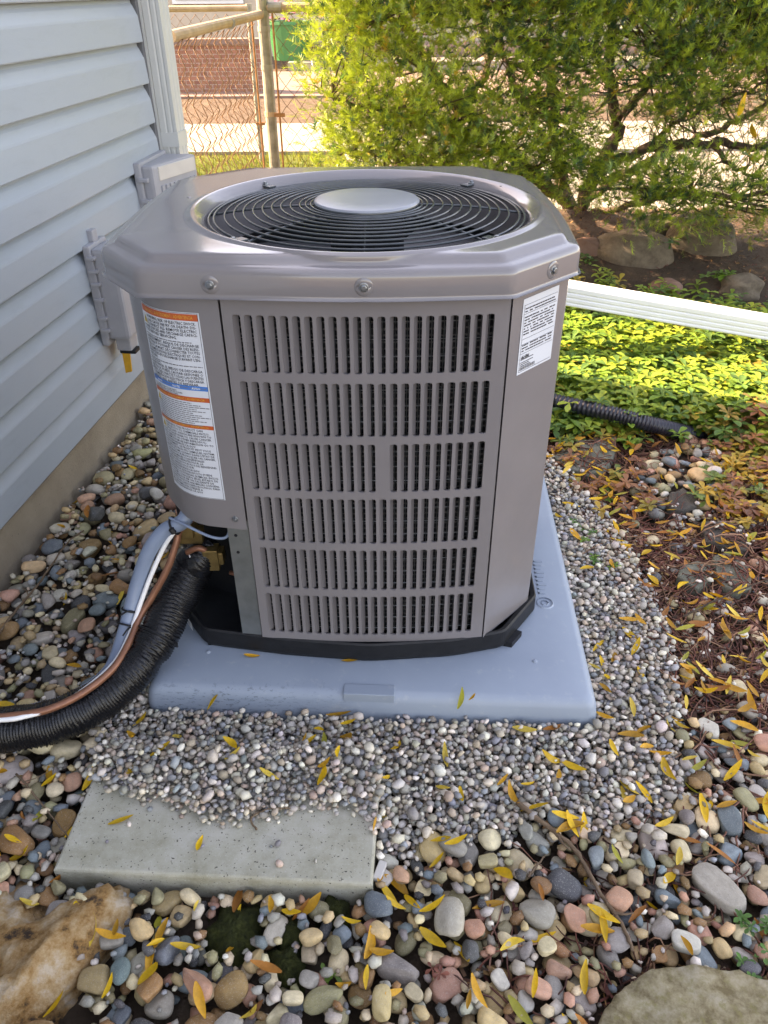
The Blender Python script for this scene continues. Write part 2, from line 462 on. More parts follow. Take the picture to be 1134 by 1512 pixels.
sheet('concrete_walk', [(-0.05, 5.35), (14, 5.35), (14, 7.95), (-0.35, 7.95)], 0.004, M['walk'], 'sunlit pale concrete walk behind the shrub', 'path')
def slab_box(name, lo, hi, mat, label, cat, kind='structure'):
    o = MB().box(lo, hi).build(name, mat); return tag(o, label, cat, kind=kind)
slab_box('pavement', (-20, 7.95, -0.05), (20, 9.75, 0.03), M['walk'], 'sunlit concrete pavement along the street', 'pavement')
slab_box('road', (-40, 9.75, -0.2), (40, 12.5, -0.06), M['road'], 'grey asphalt street beyond the fence', 'road')
slab_box('driveway', (-20, 12.5, -0.2), (20, 16.3, 0.02), M['drive'], 'reddish paved forecourt across the street', 'driveway')
# lawn blades
def blades(n, area, hmin, hmax, w):
    V = []; C = []
    for _ in range(n):
        x, y = area()
        h = rng.uniform(hmin, hmax); a = rng.uniform(0, 6.28); l = rng.uniform(-.4, .4)
        dx, dy = math.cos(a) * w, math.sin(a) * w
        V += [(x - dx, y - dy, 0), (x + dx, y + dy, 0), (x + dy * 8 * l, y - dx * 8 * l, h)]
        c = np.array([0.16, 0.19, 0.03]) * rng.uniform(.6, 1.3); c[0] *= rng.uniform(.8, 1.3)
        C += [c, c, c]
    return V, np.arange(3 * n).reshape(-1, 3), C
V, F, C = blades(9000, lambda: (rng.uniform(-3.2, -0.35), rng.uniform(5.2, 7.9)), 0.03, 0.075, 0.004)
k = [i for i in range(0, len(V), 3) if V[i][1] < 7.95]
tag(mesh_obj('grass', V, F, M['plant'], cols=np.array(C), tri=1), 'yellow-green sunlit grass beyond the chain link fence', 'grass', kind='stuff')

# far side of the street
bw = empty('brick_wall', (-3.4, 13.2, 0.02), 'low red brick garden wall across the street behind the fence', 'wall')
MB().box((-6.4, 13.1, 0.02), (-1.75, 13.35, 0.62)).build('masonry', M['brick'], bw)
MB().box((-6.45, 13.06, 0.62), (-1.7, 13.39, 0.69)).build('coping', M['drive'], bw)
st = empty('entrance_step', (0, 16.6, 0.02), 'two pale stone steps across the street beyond the paved forecourt', 'step')
MB().box((-1.7, 16.3, -0.1), (9, 17.4, 0.16)).build('tread', M['walk'], st)
MB().box((-1.7, 17.4, -0.1), (9, 19.0, 0.34)).build('tread', M['drive'], st)
fh = empty('far_house', (0, 21, 0), 'beige clad house standing across the street behind the brick wall', 'house')
MB().box((-16, 20.5, -0.1), (16, 28, 5.5)).build('wall', M['beige'], fh)
for wx in (-9, -4.5, 1.2, 6):
    fr = MB().box((wx - 0.08, 20.42, 1.0), (wx + 1.48, 20.5, 2.6)).build('window_frame', M['soffit'], fh)
    MB().box((wx, 20.39, 1.08), (wx + 1.4, 20.42, 2.52)).build('pane', M['darkpot'], fr)
MB().add([(-16.4, 20, 5.5), (16.4, 20, 5.5), (16.4, 24.25, 8), (-16.4, 24.25, 8), (-16.4, 28.5, 5.5), (16.4, 28.5, 5.5)],
         [(0, 1, 2, 3), (3, 2, 5, 4), (0, 3, 4), (1, 5, 2), (0, 4, 5, 1)]).build('roof', M['roof'], fh)
def pot(name, c, r, h, mat, label, flowers=None, cat='planter'):
    e = empty(name, c, label, cat)
    V = []; F = []; n = 20
    prof = [(0.78 * r, 0), (r * 0.98, h * 0.92), (r * 1.06, h * 0.92), (r * 1.06, h), (r * 0.94, h), (r * 0.9, h * 0.9)]
    for rr, z in prof:
        for j in range(n): V.append((c[0] + rr * math.cos(j * 2 * math.pi / n), c[1] + rr * math.sin(j * 2 * math.pi / n), c[2] + z))
    for i in range(len(prof) - 1):
        for j in range(n): F.append((i * n + j, i * n + (j + 1) % n, (i + 1) * n + (j + 1) % n, (i + 1) * n + j))
    F.append(tuple(range(n - 1, -1, -1))); F.append(tuple((len(prof) - 1) * n + j for j in range(n)))
    mesh_obj('pot', V, F, mat, e)
    if flowers:
        mb = MB(); g = MB()
        for _ in range(60):
            a, q = rng.uniform(0, 6.28), rng.uniform(0, r * 1.1)
            p = np.array([c[0] + q * math.cos(a), c[1] + q * math.sin(a), c[2] + h + rng.uniform(-.1, .3)])
            tgt, s = (mb, 0.045) if rng.random() < .5 else (g, 0.07)
            for k in range(5):
                b = k * 1.256 + a
                tgt.add([p, p + [s * math.cos(b), s * math.sin(b), s * .5], p + [s * 1.3 * math.cos(b + .5), s * 1.3 * math.sin(b + .5), s * .3]], [(0, 1, 2)])
        mb.build('blossom', M['pink'], e); g.build('foliage', M['lawn'], e)
pp = at_z(447, 74, 0.16)
pot('flower_pot', (pp[0], 17.0, 0.16), 0.42, 0.62, M['greenpot'], 'large green pot of pink flowers on the step across the street', True)
pot('flower_pot', (pp[0] + 0.98, 17.0, 0.16), 0.4, 0.6, M['darkpot'], 'charcoal tub standing beside the green flower pot', None)

# ================================================================== HOUSE
AZ = rad(6.6)
CORN = np.array([-0.825, 3.195, 0.0])
WD = np.array([-math.sin(AZ), -math.cos(AZ), 0]); WN = np.array([math.cos(AZ), -math.sin(AZ), 0])
def W(s, o, z): return CORN + WD * s + WN * o + np.array([0, 0, z])
house = empty('house', W(3.5, -3, 0), 'house clad in pale blue-grey horizontal vinyl siding on a concrete foundation', 'house')
WLEN, WH = 7.2, 2.95
LAP, Z0 = 0.1268, 0.146
wallp = MB().box((0.0, -6, Z0 - 0.02), (WLEN, -0.03, WH), W).build('wall', M['siding'], house)
fo = MB()
fo.box((0.005, -5.95, -0.3), (WLEN, -0.022, Z0 - 0.021), W); fo.build('foundation', M['foundation'], house)
prof = [(-0.029, 0.0), (-0.002, 0.0), (0.0, 0.003), (-0.0045, 0.074), (-0.0062, 0.080), (-0.0180, 0.106), (-0.0235, 0.114), (-0.0245, LAP - 0.0008), (-0.0295, LAP - 0.0008)]
ncourse = int((WH - Z0) / LAP)
for k in range(ncourse):
    V = []; z = Z0 + k * LAP
    for s in (0.034, WLEN):
        V += [W(s, o, z + h) for o, h in prof]
    n = len(prof)
    F = [(i, (i + 1) % n, n + (i + 1) % n, n + i) for i in range(n)] + [tuple(range(n)), tuple(range(2 * n - 1, n - 1, -1))]
    if k == 0:
        pl = mesh_obj('siding_plank', V, F, M['siding'], wallp); plme = pl.data; ploc = WL[pl.name].copy()
    else:
        o = bpy.data.objects.new('siding_plank', plme); _link(o, wallp, ploc + [0, 0, k * LAP])
MB().box((0.0105, -0.03, Z0), (0.034, -0.006, WH), W).build('channel', M['jchan'], wallp)
MB().box((-0.022, -0.06, Z0), (0.010, 0.002, WH), W).build('corner_post', M['downspout'], wallp)
rf = MB()
rf.add([W(-0.05, 0.32, WH + .05), W(WLEN + .3, 0.32, WH + .05), W(WLEN + .3, -3, WH + 1.5), W(-0.05, -3, WH + 1.5), W(-0.05, -6.3, WH + .05), W(WLEN + .3, -6.3, WH + .05)],
       [(0, 1, 2, 3), (3, 2, 5, 4), (0, 3, 4), (1, 5, 2), (0, 4, 5, 1)])
rfo = rf.build('roof', M['roof'], house)
MB().box((-0.04, -0.03, WH), (WLEN + .2, 0.28, WH + 0.04), W).build('soffit', M['soffit'], house)
# downspout on the corner, ribbed
def ribbed(o0, o1, s0, s1, z0, z1, mat, parent, name):
    ring = []
    def side(p, q, rib):
        for t in np.linspace(0, 1, 13)[:-1]:
            d = np.array(q) - np.array(p); nrm = np.array([d[1], -d[0]]); nrm = nrm / np.linalg.norm(nrm)
            w = 0.0022 * (math.sin(t * math.pi * 6) > 0.2) if 0.1 < t < 0.9 and rib else 0
            ring.append(np.array(p) + d * t - nrm * w)
    side((s0, o1), (s0, o0), True); side((s0, o0), (s1, o0), False); side((s1, o0), (s1, o1), True); side((s1, o1), (s0, o1), True)
    n = len(ring); V = [W(a, b, z) for z in (z0, z1) for a, b in ring]
    F = [(i, (i + 1) % n, n + (i + 1) % n, n + i) for i in range(n)] + [tuple(range(n)), tuple(range(2 * n - 1, n - 1, -1))]
    return mesh_obj(name, V, F, mat, parent)
ds = ribbed(0.004, 0.066, -0.09, 0.006, 0.56, WH, M['downspout'], house, 'downspout')
MB().box((-0.093, 0.003, 0.82), (0.009, 0.069, 0.87), W).build('band', M['downspout'], ds)
MB().box((-0.093, 0.003, 0.62), (0.009, 0.069, 0.63), W).build('band', M['downspout'], ds)

# wall boxes
def wall_box(name, label, cat): return empty(name, W(0.5, 0.02, 0.4), label, cat)
eb = wall_box('disconnect_box', 'pale grey plastic electrical box on the siding with an orange-yellow tag hanging below', 'electrical box')
def rbox(e, name, s0, s1, o0, o1, z0, z1, mat, bev=0.006):
    return MB().box((s0, o0, z0), (s1, o1, z1), W).build(name, mat, e, bevel=bev)
rbox(eb, 'back_plate', 0.655, 0.785, -0.004, 0.02, 0.345, 0.665, M['box'])
bd = rbox(eb, 'cover', 0.662, 0.778, 0.018, 0.092, 0.365, 0.655, M['box'], 0.012)
rbox(eb, 'mounting_lug', 0.70, 0.735, -0.006, 0.016, 0.663, 0.70, M['box'], 0.004)
for z in (0.40, 0.44, 0.50, 0.55, 0.59, 0.63):
    rbox(eb, 'clip', 0.776, 0.794, 0.006, 0.034, z - 0.005, z + 0.005, M['box'], 0.002)
rbox(eb, 'hinge_strip', 0.779, 0.787, 0.012, 0.024, 0.37, 0.64, M['box'], 0.002)
hub = rbox(eb, 'cable_hub', 0.69, 0.75, 0.025, 0.075, 0.315, 0.372, M['box'], 0.006)
rbox(eb, 'gland', 0.70, 0.745, 0.03, 0.085, 0.303, 0.316, M['black'], 0.004)
MB().add([W(s, o, z) for s in (0.735, 0.742) for o, z in ((0.036, 0.307), (0.062, 0.307), (0.056, 0.238), (0.034, 0.232))],
         [(0, 1, 2, 3), (7, 6, 5, 4), (0, 4, 5, 1), (1, 5, 6, 2), (2, 6, 7, 3), (3, 7, 4, 0)]).build('tag', M['tag_orange'], eb)
nb = wall_box('utility_box', 'pale grey utility box with a vertically ribbed cover and beige plate beside the downspout', 'electrical box')
rbox(nb, 'back_plate', 0.03, 0.30, -0.004, 0.022, 0.50, 0.815, M['box'])
def wedge(name, s0, s1, add0, add1, z0, z1, mat, bev):
    # cover face swings out towards the downspout
    fo_ = lambda s_: 0.062 + (0.29 - s_) / 0.25 * 0.075
    V = [W(a_, o_, z_) for z_ in (z0, z1) for a_, o_ in ((s0, (0.02 if add0 is None else fo_(s0) + add0)), (s1, (0.02 if add0 is None else fo_(s1) + add0)), (s1, fo_(s1) + add1), (s0, fo_(s0) + add1))]
    return MB().add(V, [(3, 2, 1, 0), (4, 5, 6, 7), (0, 1, 5, 4), (1, 2, 6, 5), (2, 3, 7, 6), (3, 0, 4, 7)]).build(name, mat, nb, bevel=bev)
wedge('cover', 0.04, 0.29, None, 0.0, 0.51, 0.805, M['box'], 0.01)
wedge('nameplate', 0.055, 0.262, -.002, 0.004, 0.752, 0.797, M['boxplate'], 0.0015)
for k in range(9):
    s_ = 0.055 + k * 0.024
    wedge('rib', s_, s_ + 0.012, -.002, 0.007, 0.53, 0.735, M['box'], 0.002)
for z in (0.56, 0.65, 0.69, 0.76):
    rbox(nb, 'clip', 0.288, 0.306, 0.008, 0.045, z - 0.007, z + 0.007, M['box'], 0.003)
rbox(nb, 'latch', 0.289, 0.303, 0.05, 0.075, 0.63, 0.69, M['box'], 0.004)

# downspout extension running out across the bed
ext = empty('downspout_extension', (0.3, 3.05, 0.4), 'white ribbed rectangular downspout pipe running out above the ground cover', 'pipe')
A0, A1 = np.array([-0.79, 3.19, 0.53]), np.array([2.6, 2.88, 0.02])
d = (A1 - A0) / np.linalg.norm(A1 - A0); sd = np.cross(d, [0, 0, 1]); sd /= np.linalg.norm(sd); upv = np.cross(sd, d)
ring = []
hw, hh = 0.050, 0.039
for (p, q, rib) in (((-hw, hh), (hw, hh), False), ((hw, hh), (hw, -hh), True), ((hw, -hh), (-hw, -hh), False), ((-hw, -hh), (-hw, hh), True)):
    for t in np.linspace(0, 1, 17)[:-1]:
        pt = np.array(p) * (1 - t) + np.array(q) * t
        if rib and 0.12 < t < 0.9 and math.sin(t * math.pi * 8) > 0.1: pt[0] *= 0.93
        if t == 0: pt *= 0.96
        ring.append(pt)
n = len(ring)
V = [A0 + sd * a + upv * b for a, b in ring] + [A1 + sd * a + upv * b for a, b in ring]
F = [(i, (i + 1) % n, n + (i + 1) % n, n + i) for i in range(n)]
mesh_obj('pipe', V, F, M['pipe_white'], ext)
el = spline([W(-0.042, 0.035, 0.60), W(-0.042, 0.037, 0.56), W(-0.04, 0.06, 0.545), A0 + d * 0.12], 6)
mesh_obj('elbow', *tube_geo(el, 0.05, 12), M['pipe_white'], ext)

# ================================================================== CHAIN LINK FENCE
fence = empty('chain_link_fence', (-0.62, 4.9, 0), 'rusty chain link fence with a tan top rail and galvanised corner post', 'fence')
PF = np.array([-0.625, 4.9, 0]); PH = np.array([-0.772, 3.34, 0])
postp = mesh_obj('post', *tube_geo([PF + [0, 0, -.1], PF + [0, 0, 1.30]], 0.031, 16), M['fence'], fence)
mesh_obj('post_cap', *tube_geo([PF + [0, 0, 1.29], PF + [0, 0, 1.31], PF + [0, 0, 1.33]], [0.036, 0.034, 0.01], 16), M['fence'], postp)
for z in (0.25, 0.72, 0.95, 1.13, 1.2):
    mesh_obj('brace_band', *tube_geo([PF + [0, 0, z - .012], PF + [0, 0, z + .012]], 0.0345, 16), M['fence'] if z > .8 else M['rail'], postp)
    if z in (0.25, 0.72):
        MB().box((PF[0] + .025, PF[1] - .05, z - .01), (PF[0] + .085, PF[1] - .043, z + .01)).build('band_clip', M['rustbar'], postp)
        MB().box((PF[0] - .08, PF[1] - .06, z - .05), (PF[0] - .03, PF[1] - .05, z - .035)).build('band_clip', M['rustbar'], postp)
PR = np.array([3.6, 5.02, 0])
mesh_obj('top_rail', *tube_geo([PH + [0, 0, 1.168], PF + [-.01, -.03, 1.195]], 0.021, 12), M['rail'], fence)
mesh_obj('top_rail', *tube_geo([PF + [0.02, 0, 1.225], PR + [0, 0, 1.23]], 0.021, 12), M['rail'], fence)
mesh_obj('rail_sleeve', *tube_geo([PF + [0.03, 0, 1.225], PF + [0.1, 0, 1.225]], 0.026, 12), M['fence'], fence)
mesh_obj('rail_tie', *tube_geo([PH * .45 + PF * .55 + [0, 0, 1.178], PH * .44 + PF * .56 + [0, 0, 1.178]], 0.0235, 12), M['fence'], fence)
for off in ((-0.055, -0.06), (0.055, -0.045)):
    q = PF + [off[0], off[1], 0]
    mesh_obj('tension_bar', *tube_geo([q + [0, 0, 0.04], q + [0, 0, 1.2]], 0.006, 6), M['rustbar'], fence)
def chain(P0, P1, z0, z1, cw, ch, r, wv=.012):
    L = np.linalg.norm((P1 - P0)[:2]); u = (P1 - P0) / L; nv = np.array([-u[1], u[0], 0])
    mb = MB(); ncol = int(L / (cw / 2)); rows = int((z1 - z0) / (ch / 2))
    for c in range(0, ncol):
        pts = []
        for i in range(rows + 1):
            side = (i + c) % 2
            pts.append(P0 + u * ((c + side) * cw / 2) + nv * (wv if side else -wv) * (1 if c % 2 else -1) + np.array([0, 0, z0 + i * ch / 2]) + rng.normal(0, .0012, 3))
        mb.tube(pts, r, 4, False)
    return mb
chain(PH + [.0, .02, 0], PF + [-.05, -.06, 0], 0.03, 1.17, 0.115, 0.098, 0.0023, .02).build('wire_mesh', M['rust'], fence, True)
chain(PF + [.06, -.04, 0], PR, 0.03, 1.21, 0.082, 0.098, 0.0021).build('wire_mesh', M['rust'], fence, True)
mesh_obj('post', *tube_geo([PR + [0, 0, -.1], PR + [0, 0, 1.3]], 0.03, 12), M['fence'], fence)
ff = empty('chain_link_fence', (-2, 7.5, 0), 'distant chain link fence with a weathered rail at the edge of the lawn', 'fence')
Q0, Q1 = np.array([-4.5, 7.5, 0]), np.array([-1.08, 7.6, 0])
mesh_obj('top_rail', *tube_geo([Q0 + [0, 0, 1.16], Q1 + [0, 0, 1.17]], 0.024, 10), M['rail'], ff)
for q in (Q0, Q0 * .5 + Q1 * .5, Q1): mesh_obj('post', *tube_geo([q + [0, 0, -.1], q + [0, 0, 1.2]], 0.026, 10), M['fence'], ff)
chain(Q0, Q1, 0.03, 1.16, 0.085, 0.1, 0.0022).build('wire_mesh', M['rust'], ff, True)

# ================================================================== PAD
PADZ = 0.07
pad = empty('equipment_pad', (0.0, 1.62, 0), 'blue-grey moulded plastic equipment pad under the air conditioner', 'equipment pad')
pc = np.array([at_z(885, 1042, PADZ)[:2], at_z(215, 1012, PADZ)[:2]])
fr_, fl_ = pc[0], pc[1]
px_ = (fr_ - fl_) / np.linalg.norm(fr_ - fl_)
PW = np.linalg.norm(fr_ - fl_)
a_ = math.atan2(px_[1], px_[0]) * 0.8
px_ = np.array([math.cos(a_), math.sin(a_)]); py_ = np.array([-px_[1], px_[0]])
pmid = (fr_ + fl_) / 2 + py_ * PW / 2
def PD(x, y, z):
    q = pmid + px_ * x + py_ * y; return np.array([q[0], q[1], z])
def rrect(hx, hy, r, n=6):
    out = []
    for cx_, cy_, a0 in ((hx - r, hy - r, 0), (-hx + r, hy - r, 90), (-hx + r, -hy + r, 180), (hx - r, -hy + r, 270)):
        for t in range(n + 1):
            a = rad(a0 + 90 * t / n); out.append((cx_ + r * math.cos(a), cy_ + r * math.sin(a)))
    return out
hp = PW / 2
V = []; rings = [(hp + .006, -.06), (hp + .005, 0.02), (hp + .001, PADZ - .022), (hp - .003, PADZ - .011), (hp - .010, PADZ - .003), (hp - .02, PADZ), (hp - .09, PADZ + .001)]
for h_, z_ in rings:
    V += [PD(x, y, z_) for x, y in rrect(h_, h_, 0.022)]
n = len(V) // len(rings); F = []
for k in range(len(rings) - 1):
    F += [(k * n + i, k * n + (i + 1) % n, (k + 1) * n + (i + 1) % n, (k + 1) * n + i) for i in range(n)]
F.append(tuple((len(rings) - 1) * n + i for i in range(n)))
body = mesh_obj('slab', V, F, M['pad'], pad, True, origin=PD(0, 0, 0))
body.rotation_euler.z = 0
mb = MB(); mb.box((-0.055, -hp - .0005, PADZ - .03), (0.055, -hp + .03, PADZ + .0022), lambda x, y, z: PD(x, y, z)); mb.build('moulded_plate', M['pad'], pad, bevel=0.002)
# moulded ring, hexagon and lettering beside the unit (raised, same plastic)
em = MB(); c0 = (hp - .075, 0.02 - 0.19)
for R_, nn in ((0.019, 24), (0.009, 6)):
    for j in range(nn):
        a, b = j * 2 * math.pi / nn, (j + 1) * 2 * math.pi / nn
        for (q0, q1) in ((R_, R_ + .003),):
            em.add([PD(c0[0] + q0 * math.cos(a), c0[1] + q0 * math.sin(a), PADZ + .0035), PD(c0[0] + q1 * math.cos(a), c0[1] + q1 * math.sin(a), PADZ + .0005),
                    PD(c0[0] + q1 * math.cos(b), c0[1] + q1 * math.sin(b), PADZ + .0005), PD(c0[0] + q0 * math.cos(b), c0[1] + q0 * math.sin(b), PADZ + .0035)], [(0, 1, 2, 3)])
for k in range(9):
    y = c0[1] + .035 + k * .016
    em.box((c0[0] - .012, y, PADZ), (c0[0] + .012 * (0.4 + .6 * ((k * 7) % 3) / 2), y + .004, PADZ + .0028), PD)
    em.box((c0[0] - .012, y, PADZ), (c0[0] - .008, y + .010, PADZ + .0028), PD)
em.build('moulded_mark', M['pad'], pad)
for q in (at_z(790, 977, PADZ), at_z(308, 963, PADZ)):
    mesh_obj('moulded_dimple', *tube_geo([(q[0], q[1], PADZ), (q[0], q[1], PADZ + .003), (q[0], q[1], PADZ + .0045)], [0.006, 0.005, 0.002], 10), M['pad'], pad)

# ================================================================== AIR CONDITIONER
FC = np.array([-0.030, 1.62])
unit = empty('air_conditioner', (-0.066, 1.64, PADZ), 'taupe-grey outdoor air conditioner with slotted front panel and round fan grille', 'air conditioner')
def circle3(A, B_, C_):
    ax, ay = A; bx, by = B_; cx, cy = C_
    d = 2 * (ax * (by - cy) + bx * (cy - ay) + cx * (ay - by))
    ux = ((ax**2 + ay**2) * (by - cy) + (bx**2 + by**2) * (cy - ay) + (cx**2 + cy**2) * (ay - by)) / d
    uy = ((ax**2 + ay**2) * (cx - bx) + (bx**2 + by**2) * (ax - cx) + (cx**2 + cy**2) * (bx - ax)) / d
    return np.array([ux, uy]), math.hypot(ax - ux, ay - uy)
def arc(A, Mi, B_, n):
    c, r = circle3(A, Mi, B_)
    a0 = math.atan2(A[1] - c[1], A[0] - c[0]); a1 = math.atan2(B_[1] - c[1], B_[0] - c[0])
    d = (a1 - a0 + math.pi) % (2 * math.pi) - math.pi
    return [c + r * np.array([math.cos(a0 + d * t), math.sin(a0 + d * t)]) for t in np.linspace(0, 1, n)]
def fillet(pts, radii, n=8):
    out = []; m = len(pts)
    for i in range(m):
        p0, p1, p2 = np.array(pts[i - 1]), np.array(pts[i]), np.array(pts[(i + 1) % m])
        a = (p0 - p1) / np.linalg.norm(p0 - p1); b = (p2 - p1) / np.linalg.norm(p2 - p1)
        ang = math.acos(np.clip(a.dot(b), -1, 1)); r = radii[i]
        t = min(r / math.tan(ang / 2), 0.45 * np.linalg.norm(p0 - p1), 0.45 * np.linalg.norm(p2 - p1))
        s, e = p1 + a * t, p1 + b * t
        for k in np.linspace(0, 1, n): out.append((1 - k)**2 * s + 2 * k * (1 - k) * p1 + k * k * e)
    return out
A_, Bp = (-0.272, 1.272), (0.215, 1.268)
Mi_ = (-0.030, 1.254)
BODY_R = [Bp, (0.338, 1.392), (0.352, 1.64), (0.338, 1.905), (0.225, 2.03), (-0.05, 2.042), (-0.35, 2.03), (-0.478, 1.90), (-0.49, 1.65), (-0.480, 1.425), (-0.392, 1.296), A_]
ZB, ZT = 0.122, 0.893
# --- front slotted panel
panel_arc_c, panel_arc_r = circle3(A_, Mi_, Bp)
_a0 = math.atan2(A_[1] - panel_arc_c[1], A_[0] - panel_arc_c[0]); _a1 = math.atan2(Bp[1] - panel_arc_c[1], Bp[0] - panel_arc_c[0])
def PF_(u, z, dep=0.0):
    a = _a0 + (_a1 - _a0) * u
    q = panel_arc_c + (panel_arc_r - dep) * np.array([math.cos(a), math.sin(a)])
    return np.array([q[0], q[1], z])
ROWS = [(0.758, 0.862), (0.634, 0.740), (0.513, 0.618), (0.390, 0.497), (0.269, 0.373), (0.142, 0.251)]
NC = 22
u0, u1 = 0.036, 0.960
pit = (u1 - u0) / NC
def louvre(P, rows, nc, u0, pit, ulo, uhi, zlo, zhi, wall=0.004, skip=()):
    """sheet with rounded vertical slots, each edge turned inwards"""
    V = []; F = []; idx = {}
    def vid(u, z, d=0.0):
        k = (round(u, 6), round(z, 6), d)
        if k not in idx: idx[k] = len(V); V.append(P(u, z, d))
        return idx[k]
    zs = sorted([zlo, zhi] + [z for r in rows for z in r])
    us = [ulo]
    for c in range(nc): us += [u0 + c * pit, u0 + c * pit + pit * 0.68]
    us.append(uhi)
    holes = []
    for i in range(len(us) - 1):
        for j in range(len(zs) - 1):
            zc = (zs[j] + zs[j + 1]) / 2
            row = next((k for k, r in enumerate(rows) if r[0] < zc < r[1]), None)
            col = (i - 1) // 2 if i % 2 == 1 else None
            if row is not None and col is not None and (row, col) not in skip:
                holes.append((us[i], us[i + 1], zs[j], zs[j + 1])); continue
            F.append((vid(us[i], zs[j]), vid(us[i + 1], zs[j]), vid(us[i + 1], zs[j + 1]), vid(us[i], zs[j + 1])))
    for (a, b, c, d) in holes:
        ru, rz = (b - a) * 0.3, 0.004
        ringp = [(a + ru, c), (b - ru, c), (b - ru * .3, c + rz * .3), (b, c + rz), (b, d - rz), (b - ru * .3, d - rz * .3), (b - ru, d), (a + ru, d), (a + ru * .3, d - rz * .3), (a, d - rz), (a, c + rz), (a + ru * .3, c + rz * .3)]
        f_ = [vid(*p, 0.00011) for p in ringp]; b_ = [vid(*p, wall) for p in ringp]
        for k in range(12): F.append((f_[k], f_[(k + 1) % 12], b_[(k + 1) % 12], b_[k]))
        for cu, cz, ks in ((a, c, (10, 11, 0)), (b, c, (1, 2, 3)), (b, d, (4, 5, 6)), (a, d, (7, 8, 9))):
            q = vid(cu, cz, 0.0001)
            F.append((q, f_[ks[0]], f_[ks[1]])); F.append((q, f_[ks[1]], f_[ks[2]]))
    return V, F, holes
lp_V, lp_F, holes = louvre(PF_, ROWS, NC, u0, pit, 0.0, 1.0, ZB, ZT, skip={(2, 12)})
panel = mesh_obj('louvre_panel', lp_V, lp_F, M['paint'], unit)
# turned-in side flanges of the panel
for uu in (0.0, 1.0):
    MB().add([PF_(uu, ZB), PF_(uu, ZT), PF_(uu, ZT, 0.014), PF_(uu, ZB, 0.014)], [(0, 1, 2, 3)]).build('flange', M['paint'], panel)
slat_me = {}
arcL = panel_arc_r * abs(_a1 - _a0)
for (a, b, c, d) in holes:
    hgt = round(d - c, 4); w = (b - a) * arcL
    if hgt not in slat_me:
        hh_ = hgt / 2
        sec = [(-w / 2, 0.0005), (-w / 2 + .0006, 0.0035), (-w / 2 + .0020, 0.0065), (-w / 2 + .0045, 0.0095), (-w / 2 + .0072, 0.0122)]
        V = []; F = []
        for z_ in (-hh_ - .001, -hh_ + .003, hh_ - .003, hh_ + .001):
            tr = 1.0 if abs(z_) < hh_ - .002 else 0.72
            V += [(x, y * tr, z_) for x, y in sec]
        m_ = len(sec)
        for i in range(3):
            for j in range(m_ - 1): F.append((i * m_ + j, i * m_ + j + 1, (i + 1) * m_ + j + 1, (i + 1) * m_ + j))
        for z_, fl in ((-hh_ - .001, 0), (hh_ + .001, 3 * m_)):
            V.append((w / 2, 0.0005, z_)); F.append(tuple(fl + j for j in range(m_)) + (len(V) - 1,))
        slat_me[hgt] = make_mesh('slat', V, F, M['paint'], True)
    uc = (a + b) / 2; ang = _a0 + (_a1 - _a0) * uc
    o = bpy.data.objects.new('slat', slat_me[hgt])
    _link(o, panel, PF_(uc, (c + d) / 2, 0.0))
    o.rotation_euler.z = ang + math.pi / 2
# --- other panels
def strip(path, z0, z1, name, mat, dep=0.0, parent=unit, smooth=True):
    P = [np.array(p) for p in path]; V = []; F = []
    for p in P: V += [(p[0], p[1], z0), (p[0], p[1], z1)]
    for i in range(len(P) - 1): F.append((2 * i, 2 * i + 2, 2 * i + 3, 2 * i + 1))
    return mesh_obj(name, V, F, mat, parent, smooth)
cpan = fillet([Bp, (0.338, 1.392), (0.352, 1.64), (0.352, 1.8), (0.1, 1.7)], [0.0, 0.022, 0.5, 0.01, 0.01], 10)
cp = [np.array(Bp) + [0.0035, 0.0012]] + [p for p in cpan[10:20]] + [np.array((0.342, 1.47))]
strip(cp, ZB - .004, ZT, 'corner_panel', M['paint'])
strip([np.array(Bp) + [0.0035, 0.0012], np.array(Bp) + [0.002, 0.02]], ZB - .004, ZT, 'corner_flange', M['paint'])
def side_fn(A, Mi, B_):
    c, r = circle3(A, Mi, B_); a0 = math.atan2(A[1] - c[1], A[0] - c[0]); a1 = math.atan2(B_[1] - c[1], B_[0] - c[0])
    dd = (a1 - a0 + math.pi) % (2 * math.pi) - math.pi
    def f(u, z, dep=0.0):
        a = a0 + dd * u; q = c + (r - dep) * np.array([math.cos(a), math.sin(a)]); return np.array([q[0], q[1], z])
    return f
for sA, sM, sB in (((0.342, 1.47), (0.352, 1.68), (0.338, 1.905)), ((0.225, 2.03), (-0.05, 2.042), (-0.35, 2.03)), ((-0.478, 1.90), (-0.49, 1.70), (-0.484, 1.50))):
    fn = side_fn(sA, sM, sB); V, F, hs = louvre(fn, ROWS, NC, u0, pit, 0.0, 1.0, ZB, ZT)
    L_ = np.linalg.norm(np.array(sA) - np.array(sB))
    for (a, b, c, d) in hs:
        n0 = len(V); V += [fn(a, c, .0005), fn(a, d, .0005), fn(b, d, .014), fn(b, c, .014)]; F.append((n0, n0 + 1, n0 + 2, n0 + 3))
    mesh_obj('side_panel', V, F, M['paint'], unit)
strip(fillet([(0.338, 1.905), (0.30, 1.98), (0.225, 2.03)], [0, .05, 0], 6)[0:18], ZB, ZT, 'corner_panel', M['paint'])
strip([(-0.35, 2.03), (-0.43, 1.98), (-0.478, 1.90)], ZB, ZT, 'corner_panel', M['paint'])
